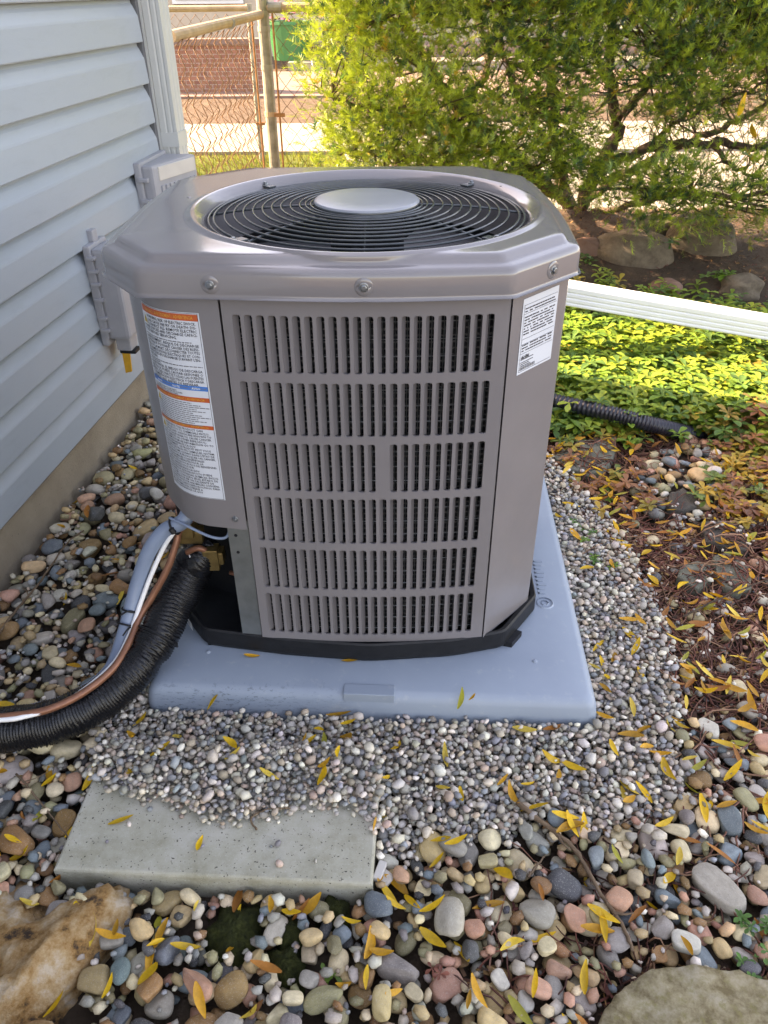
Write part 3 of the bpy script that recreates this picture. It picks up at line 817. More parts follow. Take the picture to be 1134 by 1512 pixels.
# access panel wrapping the front left corner
apath = [np.array(A_) + [-0.004, 0.001]]
corner = fillet([A_, (-0.392, 1.296), (-0.480, 1.425), (-0.486, 1.55)], [0, 0.12, 0.25, 0], 16)
apath += [p for p in corner[16:48]] + [np.array((-0.484, 1.50))]
ZA = 0.413
apan = strip(apath, ZA, ZT, 'access_panel', M['paint'])
strip([apath[0], apath[0] + np.array([0.0, 0.02])], ZA, ZT, 'access_flange', M['paint'], parent=apan)
seg = np.array(apath); cum = np.concatenate([[0], np.cumsum(np.linalg.norm(np.diff(seg, axis=0), axis=1))])
def AP(s, z, off=0.0):
    x = np.interp(s, cum, seg[:, 0]); y = np.interp(s, cum, seg[:, 1])
    e = 0.004
    t = np.array([np.interp(s + e, cum, seg[:, 0]) - np.interp(s - e, cum, seg[:, 0]), np.interp(s + e, cum, seg[:, 1]) - np.interp(s - e, cum, seg[:, 1])])
    t /= np.linalg.norm(t); nrm = np.array([-t[1], t[0]])      # path runs left: outward is (-ty, tx)
    if nrm.dot(np.array([x, y]) - np.array([-0.066, 1.64])) < 0: nrm = -nrm
    return np.array([x + nrm[0] * off, y + nrm[1] * off, z])
# bottom return of the access panel
mb = MB(); ss = np.linspace(0, cum[-1], 40)
Vb = [AP(s, ZA) for s in ss] + [AP(s, ZA, -0.018) for s in ss]
mb.add(Vb, [(i, i + 1, 41 + i, 40 + i) for i in range(39)]); mb.build('bottom_return', M['paint'], apan, True)
def bolt(p, nrm, r, parent, mat=M['bolt'], dimple=False):
    nrm = np.array(nrm, float); nrm /= np.linalg.norm(nrm); p = np.array(p, float)
    o = mesh_obj('bolt', *tube_geo([p - nrm * .002, p + nrm * .0012, p + nrm * .0016, p + nrm * .0018], [r * 1.5, r * 1.5, r * 1.3, r], 16), mat, parent)
    hx = mesh_obj('hex_head', *tube_geo([p + nrm * .001, p + nrm * .005, p + nrm * .0055], [r, r, r * .7], 6), mat, o)
    return o
bolt(AP(0.022, 0.438), AP(0.022, .5, 1) - AP(0.022, .5, 0), 0.0042, apan)
# galvanised post beside the opening
gp = strip([(-0.274, 1.277), (-0.276, 1.2765), (-0.318, 1.283), (-0.319, 1.30)], ZB - .01, ZA + .02, 'corner_post', M['galv'], smooth=False)
for z_ in (0.395, 0.352):
    mesh_obj('screw_hole', *tube_geo([(-0.302, 1.2815, z_), (-0.302, 1.2795, z_)], 0.0035, 10), M['black'], gp)
# --- base pan
bp_pts = fillet([(-0.41, 1.297), (-0.225, 1.262), (-0.035, 1.240), (0.15, 1.254), (0.27, 1.282), (0.36, 1.405), (0.368, 1.64), (0.36, 1.93), (0.235, 2.05), (-0.05, 2.06), (-0.36, 2.05), (-0.50, 1.92), (-0.508, 1.65), (-0.498, 1.42)],
                [0.04, .3, .3, .3, 0.04, 0.03, .3, 0.03, 0.04, .3, 0.03, 0.04, .3, 0.03], 6)
V = []; F = []; m_ = len(bp_pts)
cc = np.array([-0.066, 1.64])
for k_, (z_, sc) in enumerate(((PADZ, 0.985), (PADZ + .012, 1.0), (PADZ + .05, 0.998), (PADZ + .054, 0.99), (PADZ + .05, 0.97), (PADZ + .018, 0.965))):
    V += [tuple(cc + (p - cc) * sc) + (z_,) for p in bp_pts]
for k_ in range(5): F += [(k_ * m_ + i, k_ * m_ + (i + 1) % m_, (k_ + 1) * m_ + (i + 1) % m_, (k_ + 1) * m_ + i) for i in range(m_)]
F.append(tuple(5 * m_ + i for i in range(m_)))
pan = mesh_obj('base_pan', V, F, M['black'], unit)
MB().box((-0.405, 1.300, PADZ + .001), (-0.375, 1.318, PADZ + .018)).build('foot_tab', M['black'], pan)
MB().add([(0.288, 1.285, PADZ + .001), (0.316, 1.322, PADZ + .001), (0.302, 1.33, PADZ + .001), (0.27, 1.29, PADZ + .001), (0.288, 1.285, PADZ + .016), (0.316, 1.322, PADZ + .016), (0.302, 1.33, PADZ + .016), (0.27, 1.29, PADZ + .016)],
         [(0, 1, 5, 4), (1, 2, 6, 5), (3, 0, 4, 7), (4, 5, 6, 7)]).build('foot_tab', M['black'], pan)
q0, q1 = np.array([-0.4885, 1.405]), np.array([-0.4315, 1.3185])
nr = np.array([-(q0 - q1)[1], (q0 - q1)[0]]); nr /= np.linalg.norm(nr); nr = nr if nr.dot(q0 - cc) > 0 else -nr
def QL(t, z, o=0.004):
    q = q0 * (1 - t) + q1 * t + nr * o; return (q[0], q[1], z)
st_ = MB().add([QL(0.28, .088), QL(0.86, .088), QL(0.86, .112), QL(0.28, .112)], [(0, 1, 2, 3)]).build('sticker', M['label'], pan)
sb = MB()
for k_ in range(14):
    t0 = .36 + k_ * .028; sb.add([QL(t0, .094, .0046), QL(t0 + .006 + .01 * ((k_ * 5) % 3 == 0), .094, .0046), QL(t0 + .006 + .01 * ((k_ * 5) % 3 == 0), .106, .0046), QL(t0, .106, .0046)], [(0, 1, 2, 3)])
sb.build('print', M['ink_grey'], st_)
# --- coil and interior
def inset_path(pts, d):
    return [np.array(p) + (cc - np.array(p)) / np.linalg.norm(cc - np.array(p)) * d for p in pts]
cpath = inset_path([(-0.285, 1.275)] + arc(A_, Mi_, Bp, 10)[1:] + [(0.338, 1.40), (0.352, 1.64), (0.338, 1.905), (0.225, 2.03), (-0.05, 2.042), (-0.35, 2.03), (-0.478, 1.90), (-0.49, 1.65)], 0.034)
strip(cpath, PADZ + .02, 0.87, 'coil', M['coil'])
# wire guard in front of the coil
mb = MB()
ca = inset_path(arc(A_, Mi_, Bp, 24), 0.026)
for z_ in np.arange(0.14, 0.88, 0.032): mb.tube([(p[0], p[1], z_) for p in ca], 0.0009, 4, False)
for p in inset_path(arc(A_, Mi_, Bp, 66), 0.027): mb.tube([(p[0], p[1], .13), (p[0], p[1], .87)], 0.0006, 4, False)
mb.build('coil_guard', M['galv'], unit)
# compartment behind the opening: black plates
strip([(-0.29, 1.30), (-0.30, 1.42), (-0.455, 1.50)], PADZ + .02, ZA + .05, 'compartment_plate', M['black'], smooth=False)
MB().add([AP(t, ZA + .014, -.012) for t in np.linspace(0.005, cum[-1], 12)] + [(-0.30, 1.48, ZA + .014)], [tuple(range(13))]).build('compartment_top', M['black'], unit)
# service valves
sv = MB(); sv.box((-0.452, 1.362, 0.312), (-0.395, 1.392, 0.345)); sv.box((-0.435, 1.35, 0.335), (-0.41, 1.40, 0.372)); sv.build('service_valve', M['brass'], unit, bevel=.003)
sv = MB(); sv.box((-0.408, 1.345, 0.268), (-0.352, 1.375, 0.30)); sv.box((-0.395, 1.34, 0.255), (-0.362, 1.372, 0.31)); sv.build('service_valve', M['brass'], unit, bevel=.003)
mesh_obj('valve_stub', *tube_geo([(-0.425, 1.352, 0.287), (-0.395, 1.358, 0.292)], 0.014, 12), M['white_wire'], unit, True)
mesh_obj('copper_loop', *tube_geo(spline([(-0.43, 1.35, .30), (-0.40, 1.345, .315), (-.375, 1.352, .29)], 6), 0.007, 8), M['copper'], unit, True)
mesh_obj('copper_loop', *tube_geo(spline([(-0.345, 1.36, .235), (-0.325, 1.35, .235), (-.312, 1.355, .215), (-.311, 1.37, .19)], 6), 0.005, 8), M['copper'], unit, True)
mesh_obj('control_wire', *tube_geo(spline([(-0.452, 1.345, .395), (-0.41, 1.318, .393), (-.36, 1.298, .380), (-.33, 1.295, .378), (-.318, 1.296, .395), (-.317, 1.297, .43)], 8), 0.0032, 8), M['conduit'], unit, True)

# --- lid
lid_out = fillet([(-0.405, 1.270), (-0.03, 1.238), (0.214, 1.252), (0.350, 1.382), (0.368, 1.64), (0.352, 1.925), (0.24, 2.052), (-0.03, 2.066), (-0.34, 2.05), (-0.49, 1.92), (-0.508, 1.65), (-0.500, 1.395)],
                 [0.02, 2.0, 0.016, 0.018, 2.0, 0.05, 0.06, 2.0, 0.08, 0.08, 2.0, 0.022], 10)
LO = np.array(lid_out)
def ray_poly(c, ang):
    dv = np.array([math.cos(ang), math.sin(ang)]); best = 0
    for i in range(len(LO)):
        a, b = LO[i - 1], LO[i]; e = b - a
        den = dv[0] * e[1] - dv[1] * e[0]
        if abs(den) < 1e-12: continue
        w = a - c; t = (w[0] * e[1] - w[1] * e[0]) / den; s = (w[0] * dv[1] - w[1] * dv[0]) / den
        if -1e-9 <= s <= 1 + 1e-9 and t > best: best = t
    return best
NA = 288
angs = np.arange(NA) * 2 * math.pi / NA
RO = np.array([ray_poly(FC, a) for a in angs])
prof = [(-.006, .893, 0), (0, .892, 0), (0.0, .9, 0), (.0005, .930, 0), (.0025, .936, 0), (.0065, .9405, 0), (.012, .9425, 0), (.021, .9435, 0), (.026, .9450, 0), (.0305, .9510, 0), (.035, .9555, 0), (.041, .9572, 0)]
RC = [(0.351, .9586), (0.3475, .9615), (0.343, .9622), (0.338, .9608), (0.332, .9565), (0.3255, .9515), (0.3205, .9470), (0.3180, .940), (0.3175, .86)]
rings_r = []; rings_z = []
for ins, z_, _ in prof: rings_r.append(np.maximum(RO - ins, 0.352 + 0.0004 * (12 - len(rings_r)))); rings_z.append(np.full(NA, z_))
last = rings_r[-1].copy()
for t in (0.2, 0.4, 0.6, 0.8, 0.93): rings_r.append(last * (1 - t) + 0.352 * t); rings_z.append(np.full(NA, .9572 + .0012 * t))
for r_, z_ in RC: rings_r.append(np.full(NA, r_)); rings_z.append(np.full(NA, z_))
V = []
for r_, z_ in zip(rings_r, rings_z):
    V.append(np.stack([FC[0] + r_ * np.cos(angs), FC[1] + r_ * np.sin(angs), z_], -1))
V = np.concatenate(V); F = []
for k_ in range(len(rings_r) - 1): F += [(k_ * NA + i, k_ * NA + (i + 1) % NA, (k_ + 1) * NA + (i + 1) % NA, (k_ + 1) * NA + i) for i in range(NA)]
lid = mesh_obj('lid', V, F, M['paint_lid'], unit, True)
def lid_bolt(x, y, z):
    d_ = np.array([x, y]) - FC; a = math.atan2(d_[1], d_[0]); i = int(round(a / (2 * math.pi) * NA)) % NA
    p = FC + RO[i] * np.array([math.cos(angs[i]), math.sin(angs[i])])
    t = (FC + RO[(i + 2) % NA] * np.array([math.cos(angs[(i + 2) % NA]), math.sin(angs[(i + 2) % NA])])) - (FC + RO[i - 2] * np.array([math.cos(angs[i - 2]), math.sin(angs[i - 2])]))
    nr = np.array([t[1], -t[0]]); nr /= np.linalg.norm(nr)
    if nr.dot(d_) < 0: nr = -nr
    P3 = np.array([p[0], p[1], z]); N3 = np.array([nr[0], nr[1], 0])
    V, F = tube_geo([P3 + N3 * .0002, P3 + N3 * .0022, P3 + N3 * .0004, P3 - N3 * .002], [0.0155, 0.0125, 0.0095, 0.006], 20, False)
    mesh_obj('dimple', V, F, M['paint_lid'], lid, True)
    bolt(P3 + N3 * .001, N3, 0.0052, lid)
for q in ((-0.285, 1.258), (-0.034, 1.238), (0.292, 1.327)): lid_bolt(q[0], q[1], 0.916)
# corner stampings on the lid
for q in ((0.262, 1.79), (0.285, 1.50), (-0.40, 1.70)):
    mesh_obj('rivet', *tube_geo([(q[0], q[1], .951), (q[0], q[1], .9575), (q[0], q[1], .959)], [0.007, 0.006, 0.003], 12), M['paint_lid'], lid, True)
# --- fan and shroud
mesh_obj('shroud', *tube_geo([(FC[0], FC[1], .86), (FC[0], FC[1], .70)], 0.325, 64, False), M['black'], unit, True)
mesh_obj('inner_deck', *tube_geo([(FC[0], FC[1], .62), (FC[0], FC[1], .60)], 0.345, 48), M['black'], unit)
mesh_obj('motor', *tube_geo([(FC[0], FC[1], .74), (FC[0], FC[1], .93)], 0.075, 32), M['black'], unit)
fan = mesh_obj('fan_hub', *tube_geo([(FC[0], FC[1], .80), (FC[0], FC[1], .84)], 0.09, 32), M['fan'], unit)
for b_ in range(3):
    V = []; F = []
    for i, r_ in enumerate(np.linspace(0.085, 0.312, 8)):
        for j, t in enumerate(np.linspace(-0.5, 0.5, 9)):
            a = b_ * 2.0944 + 0.4 + t * (1.35 + .25 * i / 7)
            V.append((FC[0] + r_ * math.cos(a), FC[1] + r_ * math.sin(a), 0.835 + t * 0.07 * (1 - .25 * i / 7) - 0.02 * (t * 2) ** 2))
    for i in range(7):
        for j in range(8): F.append((i * 9 + j, i * 9 + j + 1, (i + 1) * 9 + j + 1, (i + 1) * 9 + j))
    mesh_obj('fan_blade', V, F, M['fan'], fan, True)
# --- wire grille
def gz(r_): return 0.944 + 0.018 * (1 - ((r_ - .1) / .212) ** 2)
grille = mesh_obj('grille_cap', *tube_geo([(FC[0], FC[1], .955), (FC[0], FC[1], .9585), (FC[0], FC[1], .9665), (FC[0], FC[1], .9695), (FC[0], FC[1], .9705), (FC[0], FC[1], .971)], [0.100, 0.105, 0.105, 0.1025, 0.098, 0.05], 64), M['disc'], unit, False)
for p_ in grille.data.polygons: p_.use_smooth = True
grille.data.materials.append(M['black_gloss'])
for p_ in grille.data.polygons:
    if p_.index < 128: p_.material_index = 1
for r_ in (.312, .302, .281, .2625, .244, .225, .2065, .188, .170, .1515, .133, .121, .111):
    P = [(FC[0] + r_ * math.cos(a), FC[1] + r_ * math.sin(a), gz(r_)) for a in np.linspace(0, 2 * math.pi, 121)]
    V, F = tube_geo(P, 0.0024 if r_ > .3 else 0.0021, 6, False)
    mesh_obj('grille_ring', V, F, M['black_gloss'], unit, True)
for a in (0, 45, 90, 135, 180, 225, 270, 315):
    a = rad(a); th = 0.0024 if abs(math.cos(a)) > .1 else 0.0013
    P = [(FC[0] + r_ * math.cos(a), FC[1] + r_ * math.sin(a), gz(r_) - .0035) for r_ in np.linspace(0.09, 0.313, 14)]
    mesh_obj('grille_spoke', *tube_geo(P, th, 6), M['black_gloss'], unit, True)
for a in (45, 135, 225, 315):
    a = rad(a); c_, s_ = math.cos(a), math.sin(a)
    def TM(x, y, z): return np.array([FC[0] + x * c_ - y * s_, FC[1] + x * s_ + y * c_, z])
    tb = MB().box((0.300, -.010, .9485), (0.334, .010, .952), TM).build('grille_tab', M['black_gloss'], unit, bevel=.001)
    bolt(TM(0.326, 0, .9525), (0, 0, 1), 0.0045, tb)

# --- warning label
def text_lines(items, place, mat, name, parent):
    """items: (text, x0, z, size, width); glyph outlines laid on the surface by place(x, z)"""
    V = []; F = []
    for body, x0, z0, size, wmax in items:
        cu = bpy.data.curves.new('t', 'FONT'); cu.body = body; cu.size = size; cu.resolution_u = 1; cu.offset = size * 0.012
        ob = bpy.data.objects.new('t', cu)
        me = bpy.data.meshes.new_from_object(ob)
        co = np.array([v.co[:] for v in me.vertices])
        if len(co):
            k = min(1.0, wmax / max(1e-6, co[:, 0].max())) if wmax else 1.0
            b0 = len(V)
            V += [place(x0 + x * k, z0 + y) for x, y, _ in co]
            F += [tuple(b0 + i for i in p.vertices) for p in me.polygons]
        bpy.data.objects.remove(ob); bpy.data.curves.remove(cu); bpy.data.meshes.remove(me)
    return tag(mesh_obj(name, V, F, mat, parent), kind='stuff')
SR, SL = 0.037, 0.176           # right and left edges, measured along the panel
LW = SL - SR
zt, zb = 0.861, 0.481
def LP(x, z, off=0.0012): return AP(SL - x, z, off)
def label_sheet(x0, x1, z0, z1, off, mat, name, parent, nx=24):
    V = []; 
    for i in range(nx + 1):
        x = x0 + (x1 - x0) * i / nx; V += [LP(x, z0, off), LP(x, z1, off)]
    return mesh_obj(name, V, [(2 * i, 2 * i + 2, 2 * i + 3, 2 * i + 1) for i in range(nx)], mat, parent, True)
wl = label_sheet(0, LW, zb, zt, 0.0008, M['label'], 'warning_label', unit)
wl['label'] = 'white warning label with orange bands and three languages of text'
for (a, b, mt) in ((0.846, 0.858, 'orange'), (0.715, 0.724, 'blue'), (0.6925, 0.7015, 'orange'), (0.6365, 0.6445, 'orange')):
    label_sheet(0.003, LW - .003, a, b, 0.0012, M[mt], 'band', wl)
for z_, side in ((zt - .0015, 'h'), (zb + .0015, 'h')):
    label_sheet(0.002, LW - .002, z_ - .0004, z_ + .0004, 0.0012, M['ink'], 'border', wl)
label_sheet(LW - .0032, LW - .0024, zb + .002, zt - .002, 0.0012, M['ink'], 'border', wl, 1)
BL1 = ['WARNING: RISK OF ELECTRIC SHOCK.', 'CAN CAUSE INJURY OR DEATH: DIS-', 'CONNECT ALL REMOTE ELECTRIC', 'POWER SUPPLIES AND DISCHARGE CAPACI-', 'TORS BEFORE SERVICING.']
BL2 = ['AVERTISSEMENT. RISQUE DE DÉCHARGE', 'ÉLECTRIQUE, POUVANT CAUSER DES BLESS-', 'URES OU LA MORT. DÉCONNECTER TOUTES', 'LES ALIMENTATIONS ÉLECTRIQUES ET CON-', "DENSATEURS DE DÉCHARGE D'AVANT L'EN-", 'TRETIEN.']
BL3 = ['ADVERTENCIA. EL RIESGO DE DESCARGA', 'ELÉCTRICA, PUEDE CAUSAR LESIONES O', 'MUERTE. DESCONECTE TODAS LAS FUENTES', 'DE ALIMENTACIÓN ELÉCTRICA Y DESCARGA', 'CAPACITORES ANTES DE REPARAR.']
items = []; fine = []
z_ = 0.8385
for i, t in enumerate(BL1):
    ind = 0.022 if i < 3 else 0.006
    items.append((t, ind, z_, 0.0074, LW - ind - .008)); z_ -= 0.0068
fine.append((0.006, LW * .85, z_ + .001)); z_ -= 0.006
for t in BL2: items.append((t, 0.006, z_, 0.0072, LW - .014)); z_ -= 0.0066
fine += [(0.006, LW * .95, z_ + .002), (0.006, LW * .3, z_ - .0015)]; z_ -= 0.0085
for t in BL3: items.append((t, 0.006, z_, 0.0072, LW - .014)); z_ -= 0.0066
fine += [(0.006, LW * .96, z_ + .0015)]
for t, zz in (('USE COPPER CONDUCTORS ONLY.', .7095), ('UTILISER DES CONDUCTEURS EN CUIVRE.', .7058), ('UTILICE CONDUCTORES DE COBRE.', .7022)): items.append((t, 0.006, zz, 0.0042, LW * .7))
zz = 0.688
for i in range(12): fine.append((0.022 if i < 3 else 0.006, LW * (0.72 + .24 * ((i * 7) % 5) / 4), zz)); zz -= 0.0041
BL4 = ['WARNING: THIS PRODUCT CAN', 'EXPOSE YOU TO CHEMICALS INCLU-', 'DING LEAD, WHICH ARE KNOWN TO', 'STATE OF CALIFORNIA TO CAUSE CANCER', 'BIRTH DEFECTS OR OTHER REPRODUC-', 'TIVE HARM. FOR MORE INFORMATION GO TO', 'WWW.P65WARNINGS.CA.GOV',
       'AVERTISSEMENT. CE PRODUIT PEUT VOUS', 'EXPOSER À DES PRODUITS CHIMIQUES, NOTAM-', 'MENT DU PLOMB, CONNU DANS L\'ÉTAT DE', 'CALIFORNIE POUR PROVOQUER UN CANCER,', 'ET DES ANOMALIES CONGÉNITALES', 'OU DES EFFETS NÉFASTES POUR LA', 'REPRODUCTION. POUR PLUS DE RENSEIGNE-', 'MENTS, RENDEZ-VOUS SUR', 'WWW.P65WARNINGS.CA.GOV',
       'ADVERTENCIA. ESTE PRODUCTO PUEDE', 'EXPONERLO A SUSTANCIAS QUÍMICAS, INCLUI-', 'DO PLOMO, CONOCIDO EN EL ESTADO DE', 'CALIFORNIA POR SER UN CAUSANTE DE', 'CÁNCER Y PRODUCIR ANOMALÍAS CONGÉNI-', 'TAS U OTROS DAÑOS REPRODUCTIVOS. PARA', 'MÁS INFORMACIÓN, DIRÍJASE A', 'WWW.P65WARNINGS.CA.GOV']
zz = 0.6305
for i, t in enumerate(BL4):
    ind = 0.022 if i < 3 else 0.006
    items.append((t, ind, zz, 0.0062, LW - ind - .008)); zz -= 0.00605
text_lines(items, lambda x, z: LP(x, z, 0.0016), M['ink'], 'lettering', wl)
text_lines([('WARNING / AVERTISSEMENT / ADVERTENCIA', 0.018, zz2, hs, LW - .03) for zz2, hs in ((0.8492, .0085), (0.6948, .0065), (0.6384, .0062))], lambda x, z: LP(x, z, 0.0017), M['hdrtext'], 'band_lettering', wl)
text_lines([('NOTE', 0.02, 0.7172, .006, None), ('NOTE', 0.065, 0.7172, .006, None), ('AVISO', 0.105, 0.7172, .006, None)], lambda x, z: LP(x, z, 0.0017), M['whiteink'], 'band_lettering', wl)
mb = MB()
for x0, x1, z0_ in fine:
    x = x0
    while x < x1:
        w_ = rng.uniform(.004, .011); e_ = min(x1, x + w_)
        mb.add([LP(x, z0_, .0016), LP(e_, z0_, .0016), LP(e_, z0_ + .0016, .0016), LP(x, z0_ + .0016, .0016)], [(0, 1, 2, 3)]); x = e_ + .0014
tag(mb.build('fine_print', M['ink_grey'], wl), kind='stuff')
mb = MB(); mk = MB()
for z0_ in (0.8262, 0.676, 0.6195):
    mb.add([LP(0.005, z0_, .0015), LP(0.0195, z0_, .0015), LP(0.0122, z0_ + .015, .0015)], [(0, 1, 2)])
    mk.add([LP(0.0112, z0_ + .0045, .0018), LP(0.0132, z0_ + .0045, .0018), LP(0.0129, z0_ + .010, .0018), LP(0.0115, z0_ + .010, .0018)], [(0, 1, 2, 3)])
    mk.add([LP(0.0112, z0_ + .0018, .0018), LP(0.0132, z0_ + .0018, .0018), LP(0.0132, z0_ + .0034, .0018), LP(0.0112, z0_ + .0034, .0018)], [(0, 1, 2, 3)])
mb.build('warning_triangle', M['yellow'], wl); mk.build('warning_mark', M['ink'], wl)

# --- rating label on the right corner panel
cpa = np.array(cp); e0, e1 = cpa[0], cpa[1]
ud = (e1 - e0) / np.linalg.norm(e1 - e0); un = np.array([ud[1], -ud[0]])
def RP(x, z, off=0.001): q = e0 + ud * x + un * off; return np.array([q[0], q[1], z])
CW = np.linalg.norm(e1 - e0)
rx0, rx1 = 0.030, 0.138
rzt, rzb = 0.877, 0.737
rl = MB().add([RP(rx0, rzb, .0008), RP(rx1, rzb, .0008), RP(rx1, rzt, .0008), RP(rx0, rzt, .0008)], [(0, 1, 2, 3)]).build('rating_label', M['label'], unit)
rl['label'] = 'white rating label with fine black print'
mb = MB()
def rq(x0, x1, z0, z1, o=.0014):
    mb.add([RP(x0, z0, o), RP(x1, z0, o), RP(x1, z1, o), RP(x0, z1, o)], [(0, 1, 2, 3)])
rh = rzt - rzb; rw = rx1 - rx0
for z0_ in (0.915, 0.80, 0.47, 0.40, 0.275): rq(rx0 + .005, rx1 - .004, rzb + rh * z0_, rzb + rh * z0_ + .0006)
rq(rx0 + .0045, rx0 + .0052, rzb + .005, rzt - .011); rq(rx0 + .005, rx1 - .004, rzb + .0045, rzb + .0052)
zr = 0.86
while zr > 0.29:
    if min(abs(zr - k_) for k_ in (0.8, .47, .40)) > .02:
        x = rx0 + .008; xe = rx1 - .008
        while x < xe:
            w_ = rng.uniform(.003, .010)
            rq(x, min(xe, x + w_), rzb + rh * zr, rzb + rh * zr + .0022); x += w_ + rng.choice([.0012, .0012, .006])
    zr -= 0.037
for k_ in range(26):
    x = rx0 + .008 + k_ * .0018; rq(x, x + (.0006 if k_ % 3 else .0012), rzb + .007, rzb + .013)
for z0_ in (.10, .125, .15, .19, .215): rq(rx0 + .008, rx0 + .03 + .02 * rng.random(), rzb + rh * z0_, rzb + rh * z0_ + .0014)
tag(mb.build('fine_print', M['ink'], rl), kind='stuff')
text_lines([('AHRI', 0.0, 0, .011, None)], lambda x, z: RP(rx0 + .008 + x, rzb + rh * .195 + z, .0016), M['ink'], 'lettering', rl)

# ================================================================== STONES: height map and settling
HX0, HX1, HY0, HY1, HR = -1.35, 2.3, 0.25, 3.6, 0.0032
hnx, hny = int((HX1 - HX0) / HR), int((HY1 - HY0) / HR)
HM = np.zeros((hny, hnx), np.float32) - 0.026
def hidx(x, y): return (x - HX0) / HR, (y - HY0) / HR
def stamp_poly(poly, z, mode='set'):
    P = np.array(poly); ix0, iy0 = hidx(*P.min(0)); ix1, iy1 = hidx(*P.max(0))
    ix0, iy0, ix1, iy1 = max(0, int(ix0)), max(0, int(iy0)), min(hnx - 1, int(ix1) + 1), min(hny - 1, int(iy1) + 1)
    gx_, gy_ = np.meshgrid(HX0 + np.arange(ix0, ix1) * HR, HY0 + np.arange(iy0, iy1) * HR)
    ins = np.zeros(gx_.shape, bool); n = len(P)
    for i in range(n):
        x1, y1 = P[i]; x2, y2 = P[(i + 1) % n]
        if y1 == y2: continue
        cond = ((y1 > gy_) != (y2 > gy_)) & (gx_ < (x2 - x1) * (gy_ - y1) / (y2 - y1) + x1)
        ins ^= cond
    sub = HM[iy0:iy1, ix0:ix1]
    sub[ins] = np.maximum(sub[ins], z)
PADPOLY = [PD(sx * (hp + .004), sy * (hp + .004), 0)[:2] for sx, sy in ((1, 1), (-1, 1), (-1, -1), (1, -1))]
stamp_poly(PADPOLY, 5.0)
HOUSEPOLY = [W(-0.02, -0.02, 0)[:2], W(4, -0.02, 0)[:2], W(4, -3, 0)[:2], W(-.02, -3, 0)[:2]]
stamp_poly(HOUSEPOLY, 5.0)
SLABZ = 0.036
sl0, sl1 = at_z(78, 1283, SLABZ)[:2], at_z(550, 1306, SLABZ)[:2]
sdir = (sl1 - sl0) / np.linalg.norm(sl1 - sl0); sper = np.array([-sdir[1], sdir[0]]); SLW = np.linalg.norm(sl1 - sl0); SLD = 0.27
SLABPOLY = [sl0, sl1, sl1 + sper * SLD, sl0 + sper * SLD]
stamp_poly(SLABPOLY, SLABZ)
ROCKPOLY = [at_z(*q, 0.0)[:2] for q in ((-80, 1395), (50, 1395), (100, 1445), (138, 1530), (150, 1640), (-120, 1640))]
stamp_poly(ROCKPOLY, 5.0)
SANDPOLY = [at_z(*q, 0.02)[:2] for q in ((872, 1530), (905, 1470), (960, 1432), (1010, 1428), (1090, 1436), (1160, 1455), (1240, 1500), (1240, 1640), (860, 1640))]
stamp_poly(SANDPOLY, 5.0)
FLAGS = [('greenish grey flagstone lying flat beside the ground cover', 'flag_green', [(815, 672), (850, 650), (912, 643), (908, 668), (893, 697), (868, 700), (838, 690)], 0.008),
         ('dark rounded fieldstone sitting among the pale cobbles', 'flag_dark', [(988, 728), (1008, 720), (1026, 730), (1030, 745), (1008, 753), (986, 750)], 0.008),
         ('small black angular stone beside the pale cobbles', 'flag_dark', [(1056, 722), (1070, 720), (1076, 733), (1060, 738)], 0.008),
         ('dark rectangular flagstone at the garden edge', 'flag_dark', [(1036, 768), (1100, 772), (1106, 812), (1062, 806), (1042, 800)], 0.008),
         ('grey five sided flagstone under creeping vine stems', 'flag_green', [(1052, 822), (1072, 812), (1108, 835), (1110, 868), (1082, 872), (1060, 858)], 0.008),
         ('mottled grey flagstone with vine stems across it', 'flag_green', [(1002, 838), (1030, 828), (1052, 832), (1050, 858), (1030, 868), (1000, 852)], 0.008)]
def stone_slab(name, poly, z, mat, label, cat, bump=0.004, thick=0.05):
    """irregular flat stone: resampled outline, rounded shoulders, uneven top"""
    P = np.array(poly); c = P.mean(0); out = []
    for i in range(len(P)):
        a, b = P[i], P[(i + 1) % len(P)]
        m = max(3, int(np.linalg.norm(b - a) / 0.012))
        for t in np.linspace(0, 1, m, endpoint=False): out.append(a * (1 - t) + b * t)
    out = np.array(out); out += rng.normal(0, 0.0014, out.shape); n = len(out)
    V = []; rings = [(1.01, z - thick), (1.0, z - .012), (0.985, z - .003), (0.95, z), (0.75, z), (0.5, z), (0.25, z)]
    ph = rng.uniform(0, 6, 4)
    def rel(x, y): return bump * (math.sin(x * 31 + ph[0]) * math.sin(y * 27 + ph[1]) + .6 * math.sin(x * 77 + ph[2] + y * 40) + .4 * math.sin(y * 121 + x * 60 + ph[3]))
    for sc, zz in rings:
        for p in out:
            q = c + (p - c) * sc; V.append((q[0], q[1], zz + (rel(*q) if sc < .99 else 0)))
    F = []
    for k in range(len(rings) - 1): F += [(k * n + i, k * n + (i + 1) % n, (k + 1) * n + (i + 1) % n, (k + 1) * n + i) for i in range(n)]
    V.append((c[0], c[1], z + rel(*c))); F += [((len(rings) - 1) * n + i, (len(rings) - 1) * n + (i + 1) % n, len(V) - 1) for i in range(n)]
    area = sum(out[i - 1][0] * out[i][1] - out[i][0] * out[i - 1][1] for i in range(n))
    if area < 0: F = [f[::-1] for f in F]
    return tag(mesh_obj(name, V, F, mat, smooth=True), label, cat)
for lab, mt, pl_, zz in FLAGS:
    poly = [at_z(*q, zz)[:2] for q in pl_]; stamp_poly(poly, zz)
    stone_slab('flagstone' if 'flag' in lab else 'fieldstone', poly, zz, M[mt], lab, 'stone', 0.003)
stone_slab('flagstone', SANDPOLY, 0.03, M['flag_sand'], 'large mossy tan sandstone slab at the edge of the river stones', 'stone', 0.0035)
